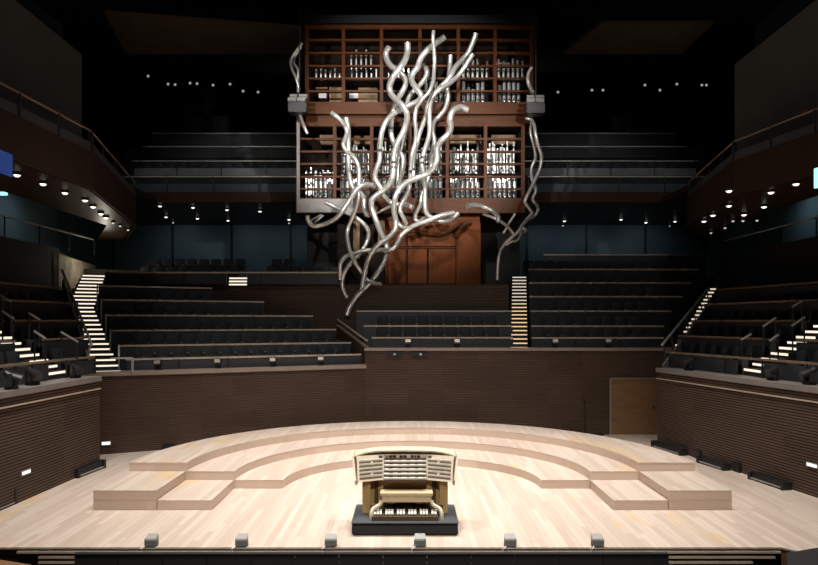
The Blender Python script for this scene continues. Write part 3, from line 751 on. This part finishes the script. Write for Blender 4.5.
# ------------------------------------------------------------------ the organ
OD = 28.0                       # front face of the cases
ORG = thing('pipe_organ', 'large red-brown pipe organ with slatted cases and silver winding pipes', 'organ', (at(411, 213, OD).x, OD+.8, at(411, 285, OD).z))
def pxz(x, y, D=OD): p = at(x, y, D); return p.x, p.z
def case(name, xl, xr, yt, yb, ybeam, vx, hy, label):
    x0, z1 = pxz(xl, yt); x1, z0 = pxz(xr, yb); _, zb = pxz(0, ybeam)
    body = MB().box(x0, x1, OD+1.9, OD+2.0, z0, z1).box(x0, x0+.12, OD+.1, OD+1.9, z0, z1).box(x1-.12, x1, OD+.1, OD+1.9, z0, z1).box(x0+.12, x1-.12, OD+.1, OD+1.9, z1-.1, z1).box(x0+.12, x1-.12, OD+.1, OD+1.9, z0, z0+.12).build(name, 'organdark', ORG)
    body['label'] = label
    MB().box(x0, x1, OD-.02, OD+.14, z0, zb).build('bottom_beam', 'organ', body)
    MB().box(x0, x1, OD-.02, OD+.12, z1-.16, z1).build('top_beam', 'organ', body)
    for x in vx:
        X, _ = pxz(x, 0); w = .07
        MB().box(X-w, X+w, OD-.05, OD+.16, zb, z1-.16).build('post', 'organ', body)
    for y in hy:
        _, z = pxz(0, y)
        MB().box(x0+.08, x1-.08, OD-.03, OD+.14, z-.04, z+.04).build('slat', 'organ', body)
    return x0, x1, z0, z1, zb
LX = [298, 334.7, 371.8, 410, 447.3, 485.5, 523]; LYs = [125.5, 139, 151.7, 164, 176.8, 189]
UX = [307, 343.5, 381.5, 420, 458.3, 495, 531.5]; UYs = [40, 53, 66, 78.5, 91.3]
case('lower_case', 296, 525, 122, 213, 198, LX, LYs, 'lower slatted case of the organ')
case('upper_case', 305, 534, 25, 114, 102, UX, UYs, 'upper slatted case of the organ')
B(pxz(305, 0)[0], pxz(534, 0)[0], OD+.2, OD+2, pxz(0, 122)[1]+.002, pxz(0, 114)[1]-.002).build('linking_beam', 'organ', ORG)
# ranks of pipes behind the slats
def organ_pipe(x, zb, h, r, D):
    b_ = h*.12
    m = MB().tube([(x, D, zb), (x, D, zb+b_), (x, D, zb+b_+.01), (x, D, zb+h)], [r*.35, r, r, r], 8)
    p = m.build('organ_pipe', 'smallpipe', ORG, smooth=True)
    MB().box(x-r*.6, x+r*.6, D-r*1.05, D-r*.7, zb+b_+.02, zb+b_+.02+r*1.1).build('pipe_mouth', 'mouth', p)
def extra(m, x, zb, h, r, D): m.tube([(x, D, zb), (x, D, zb+h*.12), (x, D, zb+h)], [r*.35, r, r], 6)
rest = MB()
zl = [pxz(0, 197)[1], pxz(0, 171)[1]]; zu = [pxz(0, 101)[1], pxz(0, 76)[1]]
for bay in range(6):
    xa, xb = pxz(LX[bay], 0)[0]+.16, pxz(LX[bay+1], 0)[0]-.16
    n = 6
    for k in range(n):
        f = (k+.5)/n; x = xa+(xb-xa)*f
        u = abs(f-.5)*2 if bay % 2 else 1-abs(f-.5)*2
        if not (bay == 0 and k < 2):
            organ_pipe(x, zl[0], .62+.42*u+random.random()*.1, .085, OD+.5)
        if bay in (1, 4, 5, 2) and k % 2 == 0: organ_pipe(x+.06, zl[1]+.05, .7+.5*(1-u), .07, OD+.62)
        for q in range(2):
            extra(rest, xa+(xb-xa)*(f+(q-.5)*.08), zl[0]+.1, 1.1+random.random()*.4, .05, OD+.9+.16*q)
            if not bay == 0: extra(rest, xa+(xb-xa)*(f+(q-.5)*.08), zl[1]+.2, .8+.6*random.random(), .045, OD+1.0+.16*q)
    xa, xb = pxz(UX[bay], 0)[0]+.16, pxz(UX[bay+1], 0)[0]-.16
    n = 6
    for k in range(n):
        f = (k+.5)/n; x = xa+(xb-xa)*f
        if bay >= 3 and k < 5: organ_pipe(x, zu[0], .55+.6*abs(math.sin(bay*1.3+f*3)), .08, OD+.5)
        if bay >= 4:
            for q in range(2): extra(rest, x+.05*q, zu[1]-.1, .7+.5*random.random(), .05, OD+.8+.15*q)
        if bay == 1 and k < 5: extra(rest, x, zu[1]+.55, .75+.1*(k % 2), .045, OD+.7)
        if bay in (0, 1, 2): extra(rest, x, zu[1]+.1, .35+.3*random.random(), .045, OD+.95)
r_ = rest.build('pipe_rank', 'smallpipe', ORG, kind='stuff', smooth=True); r_['label'] = 'inner ranks of thin metal pipes behind the slats'
# pale wooden chests seen through the upper left bays
for x0, x1, y0, y1, mt in ((315, 323, 82, 89, 'pale'), (347, 358, 70, 75, 'pale'), (326, 339, 66, 101, 'chestwood'), (347, 356, 83, 89, 'pale'), (356, 376, 78, 95, 'chestwood'), (357, 376, 96, 103, 'pale'), (312, 324, 70, 79, 'chestwood'), (316, 334, 127, 137, 'chestwood'), (352, 370, 128, 137, 'chestwood'), (495, 520, 127, 137, 'chestwood'), (452, 484, 127, 136, 'chestwood'), (497, 512, 52, 58, 'pale')):
    xa, zb_ = pxz(x0, y1); xb, zt_ = pxz(x1, y0)
    MB().box(xa, xb, OD+1.15, OD+1.5, zb_, zt_).build('wooden_chest', mt, ORG)
for k, y in enumerate((171, 76)):
    z = pxz(0, y)[1]; x0 = pxz(LX[0] if k == 0 else UX[0], 0)[0]+.1; x1 = pxz(LX[6] if k == 0 else UX[6], 0)[0]-.1
    B(x0, x1, OD+.42, OD+1.6, z-.06, z).build('pipe_shelf', 'organdark', ORG)
# wooden base under the lower case
x0, z1 = pxz(385, 213.3); x1, z0 = pxz(480, 285, OD+.4)
base = B(x0, x1, OD+.45, OD+1.9, z0, z1).build('base_panel', 'organpanel', ORG); base['label'] = 'orange-brown panelled base of the organ'
B(pxz(334, 0)[0], x0-.01, OD+1.3, OD+1.9, z0, z1).build('base_side', 'organdark', ORG)
for xa_, xb_, ya_, yb_ in ((351.5, 358, 226, 256), (377, 384, 222, 241)):
    MB().box(pxz(xa_, 0)[0], pxz(xb_, 0)[0], OD+.9, OD+1.25, pxz(0, yb_)[1], z1).build('wooden_pipe', 'chestwood', ORG)
xp = pxz(459, 0)[0]
MB().box(xp, x1+.02, OD+.36, OD+.44, z0, z1-.35).build('pilaster', 'organpanel', base)
for xa, xb, ya, yb in ((388, 405.5, 248, 283), (408, 427, 248, 283), (429, 456, 248, 283), (408, 456, 232, 245), (388, 405.5, 232, 245)):
    a, zb_ = pxz(xa, yb); c, zt_ = pxz(xb, ya)
    MB().box(a-.045, c+.045, OD+.432, OD+.449, zb_-.045, zt_+.045).build('panel_frame', 'organdark', base)
    m = MB().box(a, c, OD+.41, OD+.431, zb_, zt_); m.build('door_panel', 'organpanel', base, bevel=.008)
MB().box(x0, xp, OD+.38, OD+.44, z1-.22, z1-.01).build('frieze', 'organ', base)
m = MB()
arc = [at(x, y, OD+.3) for x, y in ((455, 237), (459, 232), (463, 227), (467, 223.5), (471, 222))]
m.tube(arc, .12, 8); m.build('curved_brace', 'organ', base, smooth=True)
arc = [at(x, y, OD+.3) for x, y in ((420, 232), (430, 234), (440, 234.5), (449, 232), (456, 227), (462, 222))]
MB().tube(arc, .1, 8).build('curved_brace', 'organ', base, smooth=True)
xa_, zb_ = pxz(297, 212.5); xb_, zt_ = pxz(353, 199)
fp = B(xa_, xb_, OD-.05, OD-.022, zb_, zt_).build('grey_strip', 'flatgrey', ORG); fp['label'] = 'grey strip on the left end of the lower beam'  # thin grey strips laid over the left beam end and post
fp = B(xa_, pxz(300, 0)[0], OD-.08, OD-.052, zt_, pxz(0, 114)[1]).build('grey_strip', 'flatgrey', ORG); fp['label'] = 'grey strip on the left post'
# beam and cables above
x0, z0 = pxz(300, 24); x1, z1 = pxz(538, 16)
B(x0, x1, OD-.1, OD+2, z0, z1).build('canopy', 'black', ORG)

# winding pipes
def smooth_path(P, n=5):
    out = []
    Q = [P[0]*2-P[1]]+P+[P[-1]*2-P[-2]]
    for i in range(1, len(Q)-2):
        for k in range(n):
            u = k/n
            a, b2, c, d2 = Q[i-1], Q[i], Q[i+1], Q[i+2]
            out.append(.5*((2*b2)+(c-a)*u+(2*a-5*b2+4*c-d2)*u*u+(3*b2-a-3*c+d2)*u**3))
    out.append(P[-1]); return out
WP = [  # (points in the photograph, distance, radius px at the first and last point, mouth rows)
 ([(389, 47), (386, 53), (387, 60), (391, 66), (398, 71), (404, 77), (405.5, 84), (402, 92), (397.5, 99), (396, 105), (392.5, 114), (391, 126), (391, 134), (394, 143), (399, 151), (403.5, 160), (402, 172), (399, 186), (395.5, 200), (394, 212), (397, 222), (402, 227), (409, 228.5)], 27.55, 3.3, 2.6, (126,)),
 ([(407.5, 43), (407.5, 52), (405, 60), (400, 68), (394, 76), (390, 84), (390, 91), (394, 98), (401, 104), (406, 111), (407, 119), (404, 130), (398, 142), (394, 155), (393.3, 172), (391, 182), (385, 189), (378, 194), (372, 200), (372, 208), (376, 220), (381, 233), (385.5, 243), (387, 251), (385, 260), (379, 271), (370, 283), (359, 294), (351, 305), (346.6, 316)], 26.9, 3.4, 2.8, (165,)),
 ([(444, 37.5), (435, 44), (427, 50.5), (421, 58), (417.5, 67), (412.5, 74.5), (412, 81), (416, 88), (421, 95), (419, 100.5), (410, 105), (401, 109.5), (392, 115), (385.5, 122.5), (381.5, 134), (380, 148), (379.5, 160), (376.5, 169), (375, 178), (379.5, 186), (384, 196), (390, 202), (398, 204.5), (407, 204.5), (412.5, 208)], 27.2, 3.3, 2.5, (147,)),
 ([(424, 65), (427, 71), (425.5, 78), (419, 86), (412.6, 92), (408, 100), (406.5, 110), (407, 122), (405.5, 134), (402, 148), (399, 160), (398, 175), (397.5, 190)], 27.75, 3.0, 1.8, ()),
 ([(433.5, 31), (433, 39), (434, 49), (434.6, 60), (434, 71), (433, 82), (429, 92), (422, 100), (416.5, 108), (415, 119), (416, 131), (415.5, 142), (412.5, 153), (411, 166), (410, 182), (408, 192), (402, 203), (400, 210), (403.5, 218), (406, 224)], 26.6, 2.0, 2.4, (168,)),
 ([(476, 33), (473, 42), (468.5, 52), (462, 60), (455, 67.5), (450, 77), (442, 86), (434, 94), (428.5, 104), (425.5, 117), (420, 132), (417, 143), (414, 155), (413.3, 170), (413.5, 182)], 27.4, 2.9, 2.3, (168,)),
 ([(473, 54), (466, 65), (458, 76), (449, 83.5), (439, 90), (432, 98), (429.5, 111), (430, 126), (428.7, 138), (424.5, 151), (422, 163), (424, 176), (425, 190), (425, 205), (427, 214), (434.5, 219), (443.5, 221.5), (452, 219), (458, 213.5)], 27.05, 2.6, 2.7, (160,)),
 ([(450.5, 55), (450, 64), (449, 76), (447.3, 87), (448, 98), (445, 109), (439.5, 116), (434.3, 122), (433, 131), (434.3, 141.5), (432.3, 152), (431, 163), (428.5, 177), (425.5, 187), (422, 194), (420.7, 205), (416, 213), (415.2, 219), (419, 222), (425, 218)], 27.7, 2.5, 2.5, ()),
 ([(467.6, 110), (460, 107.5), (453, 111.5), (450, 119), (451, 127), (448, 134.5), (441, 141.5), (437, 149.5), (437, 160), (433.5, 168), (427, 174), (417, 178), (407, 182.5), (399, 190), (395, 199), (394, 210), (395.7, 221), (395, 230), (388, 238), (380.5, 243), (374.5, 248.5), (369, 258), (365.3, 271), (362, 289)], 26.2, 3.6, 2.6, ()),
 ([(453.7, 213), (440, 216), (429, 220.5), (417, 224.5), (408, 229.6), (401, 236), (397.5, 243), (394, 248), (388, 250), (379, 250), (365, 250.6), (354.5, 253), (345, 257), (340.7, 263), (340, 271), (340, 279)], 26.75, 3.0, 2.2, ()),
 ([(331.7, 113), (337, 117), (342, 122), (345.5, 127), (347, 133), (345, 139.5), (343.3, 145), (346, 150.5), (351.5, 155), (356.7, 162), (359, 171), (358.7, 186), (358, 198), (354.5, 212), (349.5, 224), (347.2, 233), (348, 243), (351, 254), (356, 264), (362, 273), (368, 280.5), (375, 283.5), (381, 284)], 26.5, 2.6, 2.0, ()),
 ([(345.7, 117.6), (348, 129), (348.3, 144), (348.3, 160), (349, 172), (351, 183), (355, 190), (361, 193.5), (364, 200), (364.3, 209), (366, 214.5), (369.5, 215.5)], 27.3, 3.0, 2.4, ()),
 ([(374.5, 186), (367, 184.3), (360, 186.5), (354, 193.5), (348.5, 202), (342, 212), (333.5, 220), (322, 225), (313.5, 226), (308.5, 221.5), (307.5, 215.5)], 25.9, 2.6, 2.4, ()),
 ([(325, 202), (332, 205.5), (341, 210), (352, 215.5), (361, 221.5), (367.5, 229), (368.4, 237), (365, 246), (358.5, 255), (350, 264), (344.3, 273), (342.2, 283), (343.6, 291), (347, 298)], 27.0, 2.3, 2.4, ()),
 ([(377, 213), (385, 209), (392, 205.5)], 27.6, 1.6, 1.6, ()),
 ([(310, 221), (315.5, 218), (321, 215)], 27.5, 1.2, 1.2, ()),
 ([(315, 222.5), (319, 219), (323, 215.5)], 27.3, 1.2, 1.2, ()),
 ([(454, 213), (448, 215.5), (441, 218), (433, 219.5)], 27.4, 1.9, 1.9, ()),
 ([(467.5, 206), (476, 205.2), (485, 207.5), (493, 211.5), (498, 217), (498, 222.5)], 25.8, 3.0, 2.4, ()),
 ([(483, 214), (494, 218), (503.5, 223.5), (510, 229.5), (514.5, 236)], 26.6, 1.6, 1.6, ()),
 ([(525.6, 118), (531, 119.5), (534, 125), (535.5, 134), (538, 145), (541.5, 156), (540, 168), (534, 182), (527, 196), (525.3, 202.5), (529, 208.5), (532, 213), (528, 218), (522, 225.5), (519.6, 230), (514, 235.5), (505, 243.5), (500, 252.5), (498, 264), (497.3, 280)], 27.2, 2.0, 1.7, ()),
 ([(531, 112), (532, 120), (530.5, 132), (534, 146), (535.5, 158), (531.5, 168), (532, 178), (536, 190), (532.5, 199), (536.5, 205), (538, 210), (534.5, 216), (527, 220.5), (522, 226), (526, 230), (523.5, 233)], 27.6, 1.6, 1.8, ()),
 ([(521, 230), (520, 236), (516.5, 240.5), (511, 242), (506, 245)], 27.5, 1.2, 1.2, ()),
 ([(515, 214), (509, 223.5), (503.5, 233)], 27.0, 1.4, 1.2, ()),
 ([(532, 67), (528.5, 73), (528, 81), (530.5, 88), (534, 93)], 27.1, 1.9, 1.9, ()),
 ([(302, 43), (296.5, 51), (291, 60), (292, 69), (296, 78), (299.5, 90)], 27.1, 1.7, 1.4, ()),
 ([(301, 47), (295, 57), (294, 63), (298, 70), (297.5, 80), (298, 92)], 27.4, 1.2, 1.2, ()),
 ([(299, 112), (301, 118), (304, 126), (307.5, 134)], 27.0, 1.7, 1.7, ()),
]
for k, (pp, D, ra, rb, mouths) in enumerate(WP):
    P = [at(x, y, D+.16*math.sin(i*1.15+k)) for i, (x, y) in enumerate(pp)]
    Q = smooth_path(P, 5)
    R = [(ra+(rb-ra)*i/(len(Q)-1))*.93*D/F for i in range(len(Q))]
    o = MB().tube(Q, R, 12, hollow=True).build('winding_pipe', 'pipe', ORG, smooth=True)
    for my in mouths:
        best = min(range(len(Q)), key=lambda i: abs(HY-(Q[i].z-CH)/Q[i].y*F-my))
        c = Q[best]; r = R[best]
        for dz in (-.11, .11):
            MB().box(c.x-r*.75, c.x+r*.75, c.y-r*1.12, c.y-r*.5, c.z+dz-.045, c.z+dz+.045).build('pipe_mouth', 'mouth', o)

# hanging lamp boxes at both sides of the organ
for x, y, lab, top in ((297.5, 103, 'grey box with pale bars hanging at the left edge of the organ', -6), (535.5, 104, 'grey box with pale bars hanging at the right edge of the organ', 14)):
    c = at(x, y, 26.7)
    t = thing('hanging_lamp_box', lab, 'stage light', c, 'hanging lamp boxes')
    MB().box(c.x-.37, c.x+.37, c.y-.1, c.y+.5, c.z-.38, c.z+.02).build('housing', 'darkmetal', t, bevel=.03)
    for j in range(2):
        for i in range(2):
            MB().obox(c+Vector((-.185+.37*i+.04*(j-.5), -.08+.2*j, .12+.2*j)), (.33, .09, .13), 0, -.5).build('pale_bar', 'pale', t)
    MB().box(c.x-.02, c.x+.02, c.y-.02, c.y+.3, c.z+.0, c.z+.42).build('spine', 'darkmetal', t)
    e = at(x, top, 26.7)
    MB().cyl((c.x+.05, c.y+.2, c.z+.4), (c.x+.05, c.y+.2, e.z), .025, 6).build('cable', 'darkmetal', t)

# ------------------------------------------------------------------ console on its platform
CXX = -.08
t = thing('wheeled_platform', 'black low platform on the stage under the organ console', 'platform', (CXX, 13.6, 0))
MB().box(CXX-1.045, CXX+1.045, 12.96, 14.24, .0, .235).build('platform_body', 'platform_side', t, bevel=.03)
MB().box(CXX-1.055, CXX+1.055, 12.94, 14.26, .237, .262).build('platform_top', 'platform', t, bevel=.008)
con = thing('organ_console', 'cream and tan organ console with stacked keyboards on the black platform', 'organ console', (CXX, 13.75, .262))
ZP = .264
def cb(name, mat, x0, x1, y0, y1, z0, z1, par=None, bevel=0): return MB().box(CXX+x0, CXX+x1, y0, y1, z0, z1).build(name, mat, par or con, bevel=bevel)
body = cb('body', 'tan', -.71, .71, 13.75, 14.1, ZP, .98)
for sg in (-1, 1):
    a, c = sorted((sg*.88, sg*.71))
    cb('leg_panel', 'tan', a, c, 13.58, 14.1, ZP, .98, bevel=.008)
    a, c = sorted((sg*.64, sg*.56)); cb('knee_slot', 'console_dark', a, c, 13.735, 13.75, ZP+.08, .9, body)
# keydesk slab
MB().box(CXX-.44, CXX+.44, 13.45, 14.05, .93, .985).build('key_bed', 'console_dark', con, bevel=.006)
for k in range(5):
    y0 = 13.46+.075*k; z0 = .99+.072*k
    mn = MB().box(CXX-.43, CXX+.43, y0, y0+.13, z0, z0+.03).build('manual', 'ivory', con)
    m = MB()
    for j in range(56):
        if (j*7) % 12 in (1, 3, 6, 8, 10): m.box(CXX-.41+.0146*j, CXX-.41+.0146*j+.009, y0+.045, y0+.13, z0+.03, z0+.041)
    m.build('sharp_keys', 'key_black', mn)
    MB().box(CXX-.43, CXX+.43, y0+.07, y0+.135, z0+.0415, z0+.0715).build('key_slip', 'console_dark', mn)
# display strip above the manuals
ds = MB().prism([(CXX-.43, 13.86), (CXX+.43, 13.86), (CXX+.43, 14.0), (CXX-.43, 14.0)], 1.33, [1.36, 1.36, 1.47, 1.47]).build('display_strip', 'cream', con)
MB().box(CXX-.43, CXX+.43, 13.845, 13.86, 1.345, 1.42).build('display_back', 'cream', con)
for xa, xb in ((-.40, -.37), (-.34, -.27), (-.255, -.19), (-.12, -.05), (-.035, .03), (.12, .18), (.2, .235), (.25, .31)):
    MB().box(CXX+xa, CXX+xb, 13.835, 13.846, 1.36, 1.405).build('display_button', 'key_black', con)
# stop jambs, angled in, on both sides
for sg in (-1, 1):
    def J(u, v, o=0.):     # u 0 inner..1 outer, v 0 bottom..1 top; o outward along the normal
        x = CXX+sg*(.44+(.52+.04*v)*u); y = 13.60-.22*u+.27*v; z = .95+.47*v-.0*u
        return Vector((x-sg*.3*o, y-.75*o, z+.5*o))
    f = [J(0, 0), J(1, 0), J(1, 1), J(0, 1)]
    bk = [p+Vector((0, .16, -.02)) for p in f]
    jb = MB().add(f+bk, [(0, 1, 2, 3), (7, 6, 5, 4), (0, 4, 5, 1), (1, 5, 6, 2), (2, 6, 7, 3), (3, 7, 4, 0)]).build('stop_jamb', 'cream', con)
    for r in range(5):
        v0 = .08+.155*r
        for (ua, ub) in (((.06, .42), (.5, .93)) if r in (1, 4) else ((.06, .93),)):
            q = [J(ua, v0, .003), J(ub, v0, .003), J(ub, v0+.075, .003), J(ua, v0+.075, .003)]
            q2 = [p+Vector((0, .02, 0)) for p in q]
            MB().add(q+q2, [(0, 1, 2, 3), (7, 6, 5, 4), (0, 4, 5, 1), (1, 5, 6, 2), (2, 6, 7, 3), (3, 7, 4, 0)]).build('stop_groove', 'console_dark', jb)
        m = MB(); n = 14
        for j in range(n):
            u = .07+.86*j/n
            q = [J(u, v0+.08, .004), J(u+.045, v0+.08, .004), J(u+.045, v0+.13, .018), J(u, v0+.13, .018)]
            q2 = [p+Vector((0, .02, 0)) for p in q]
            m.add(q+q2, [(0, 1, 2, 3), (7, 6, 5, 4), (0, 4, 5, 1), (1, 5, 6, 2), (2, 6, 7, 3), (3, 7, 4, 0)])
        m.build('stop_tab_row', 'ivory', jb)
    q = [J(.08, .86, .003), J(.2, .86, .003), J(.2, .95, .003), J(.08, .95, .003)]
    q2 = [p+Vector((0, .02, 0)) for p in q]
    MB().add(q+q2, [(0, 1, 2, 3), (7, 6, 5, 4), (0, 4, 5, 1), (1, 5, 6, 2), (2, 6, 7, 3), (3, 7, 4, 0)]).build('display_button', 'key_black', jb)
    # flared cheek outside
    pr = [(13.34, .90), (13.30, 1.0), (13.62, 1.45), (14.1, 1.45), (14.1, .90)]
    vs = []
    for o in (0, .035): vs += [Vector((CXX+sg*(.965+.10*(z-.9)/.55+o), y, z)) for y, z in pr]
    MB().add(vs, [(4, 3, 2, 1, 0), (5, 6, 7, 8, 9)]+[(i, (i+1) % 5, 5+(i+1) % 5, 5+i) for i in range(5)]).build('cheek', 'cream', con, bevel=.006)
# arched lid
top = [(-1.05, 1.44), (-.95, 1.475), (-.8, 1.505), (-.55, 1.525), (0, 1.53), (.55, 1.525), (.8, 1.505), (.95, 1.475), (1.05, 1.44)]
m = MB(); vs = []
for y, dz in ((13.85, -.02), (14.12, .012)):
    vs += [Vector((CXX+x, y-(.18*(abs(x)/1.05)**3), z+dz)) for x, z in top]
n = len(top); vs += [v-Vector((0, 0, .03)) for v in vs]
fs = [(i, i+1, n+i+1, n+i) for i in range(n-1)]+[(2*n+i, 3*n+i, 3*n+i+1, 2*n+i+1) for i in range(n-1)]
fs += [(i, 2*n+i, 2*n+i+1, i+1) for i in range(n-1)]+[(n+i, n+i+1, 3*n+i+1, 3*n+i) for i in range(n-1)]+[(0, n, 3*n, 2*n), (n-1, 3*n-1, 4*n-1, 2*n-1)]
m.add(vs, fs).build('lid', 'cream', con)
cb('back_panel', 'cream', -.96, .96, 14.06, 14.11, .95, 1.47)
cb('lower_back', 'tan', -.7, .7, 14.1, 14.13, ZP, .95)
# pedalboard (part of the console)
pb = MB().box(CXX-.66, CXX+.66, 13.06, 13.12, ZP, ZP+.085).box(CXX-.64, CXX+.64, 13.68, 13.72, ZP, ZP+.16).build('pedalboard', 'console_dark', con)
pb['label'] = 'dark pedalboard with pale pedals under the bench'
for j in range(22):
    x = CXX-.60+.0575*j
    MB().box(x-.018, x+.018, 13.13, 13.67, ZP+.02, ZP+.10).build('natural_pedal', 'console_dark', pb)
    if j % 4 != 3: MB().prism([(x-.022, 13.125), (x+.022, 13.125), (x+.022, 13.30), (x-.022, 13.30)], ZP+.1, [ZP+.125, ZP+.125, ZP+.165, ZP+.165]).build('pedal_tip', 'ivory', pb)
    if j % 7 in (0, 1, 3, 4, 5) and j < 21: MB().box(x+.019, x+.038, 13.36, 13.66, ZP+.13, ZP+.175).build('sharp_pedal', 'console_dark', pb)
for sg in (-1, 1):
    arc = [Vector((CXX+.03+sg*x, 13.24+dy, z)) for x, dy, z in ((.50, .06, .60), (.53, .03, .53), (.60, 0, .49), (.665, -.04, .46), (.695, -.08, .40), (.70, -.1, .33), (.70, -.1, ZP))]
    m = MB().tube(smooth_path(arc, 4), .042, 10)
    m.build('pedalboard_cheek', 'cream', pb, smooth=True)
# bench
bn = thing('organ_bench', 'pale wooden organ bench straddling the pedalboard in front of the console', 'bench', (CXX+.03, 13.4, ZP))
MB().box(CXX+.03-.53, CXX+.03+.53, 13.26, 13.57, .70, .76).build('bench_seat', 'benchtop', bn, bevel=.006)
bn.children[0]['label'] = 'pale bench top'
MB().box(CXX+.03-.50, CXX+.03+.50, 13.275, 13.315, .575, .698).build('bench_apron', 'benchtop', bn)
MB().box(CXX+.03-.50, CXX+.03+.50, 13.50, 13.53, .57, .70).build('bench_apron', 'chestwood', bn)
for sg in (-1, 1):
    MB().box(CXX+.03+sg*.49-.02, CXX+.03+sg*.49+.02, 13.30, 13.53, .45, .57).build('bench_leg', 'console_dark', bn)
    MB().box(CXX+.03+sg*.725-.015, CXX+.03+sg*.725+.015, 13.34, 13.44, ZP, .50).beam((CXX+.03+sg*.49, 13.39, .485), (CXX+.03+sg*.74, 13.39, .485), .08, .04).build('bench_leg', 'console_dark', bn)

# ------------------------------------------------------------------ light
def spot(name, loc, tgt, energy, size, blend, col=(1, 1, 1), r=.3):
    l = bpy.data.lights.new(name, 'SPOT'); l.energy = energy; l.spot_size = math.radians(size); l.spot_blend = blend
    l.color = col; l.shadow_soft_size = r
    o = bpy.data.objects.new(name, l); COL.objects.link(o); o.location = loc
    o.rotation_euler = (Vector(tgt)-Vector(loc)).to_track_quat('-Z', 'Y').to_euler(); return o
for x in (-5, 0, 5):
    spot('stage_spot', (x, 15.5, 17.5), (x*.8, 17.0, 0), 7400, 62, .8, (1, .965, .92), .7)
spot('front_fill', (0, 1.5, 12.5), (0, 17.5, .3), 5200, 58, .9, (1, .96, .91), .5)  # unseen fill lamp added to brighten the console and riser faces
spot('stage_spot', (0, 20, 18), (0, 18.5, 0), 5600, 40, .9, (1, .965, .92), .6)
for x in (-6.5, 6.5):
    spot('stage_spot', (x, 8, 15), (x*.9, 14, 0), 5500, 55, .8, (1, .955, .90), .6)
for x in (-7, 7):
    spot('organ_spot', (x, 8, 13), (x*.05, 27.5, 12.3), 10500, 33, .7, (1, .97, .93), .3)
spot('organ_spot', (0, 15, 3.0+16), (0, 28, 11.5), 4200, 34, .4, (1, .97, .94), .4)
for x in (-9, 0, 9):
    spot('house_fill', (x, 10, 20), (x*1.1, 27, 4), 750, 75, .9, (1, .95, .9), 1.)  # dim unseen fill added over the seating
for x, y in ((-13.2, 27.5),):
    l = bpy.data.lights.new('stair_lamp', 'POINT'); l.energy = 40; l.color = (1, .9, .72); l.shadow_soft_size = .1
    o = bpy.data.objects.new('stair_lamp', l); COL.objects.link(o); o.location = (-13.2, 28.6, 6.9)
for x in (-13, -9.2, -6.5, 7.5, 10.2, 13.2):
    spot('gallery_fill', (x, 35.6, 9.7), (x, 38.3, 7.4), 38, 130, 1, (.72, .9, 1), .3)  # unseen cool fill added to wash the blue back wall
for x, y in ((-15.6, 22), (-15.6, 28), (15.8, 22), (15.8, 28)):
    spot('gallery_fill', (x, y, 9.6), (x*1.11, y, 7.8), 40, 130, 1, (.72, .9, 1), .3)  # the same added fill for the side gallery walls
for x in (-9.3, 9.6):
    spot('balcony_fill', (x*.6, 14, 20.5), (x, 32, 11.2), 1700, 26, .8, (1, .97, .95), .4)  # unseen lamps added to lift the upper balcony panels and rails
w = bpy.data.worlds.new('hall_dark'); SC.world = w; w.use_nodes = True
w.node_tree.nodes['Background'].inputs[0].default_value = (.6, .65, .75, 1)
w.node_tree.nodes['Background'].inputs[1].default_value = .002

# ------------------------------------------------------------------ camera
cd = bpy.data.cameras.new('camera'); cam = bpy.data.objects.new('camera', cd); COL.objects.link(cam)
cam.location = (0, 0, CH); cam.rotation_euler = (math.pi/2, 0, 0)
cd.sensor_width = 36; cd.lens = 36*F/818; cd.shift_y = (HY-282.5)/818; cd.clip_end = 200
SC.camera = cam
vs_ = SC.view_settings
vs_.view_transform = 'Standard'; vs_.look = 'None'; vs_.gamma = 1; vs_.use_curve_mapping = False; vs_.exposure = 0
SC.cycles.use_denoising = True
SC.cycles.max_bounces = 6
for o in SC.objects:
    if '_o' in o: del o['_o']
print('SEATS', NSEAT, 'OBJECTS', len(SC.objects))
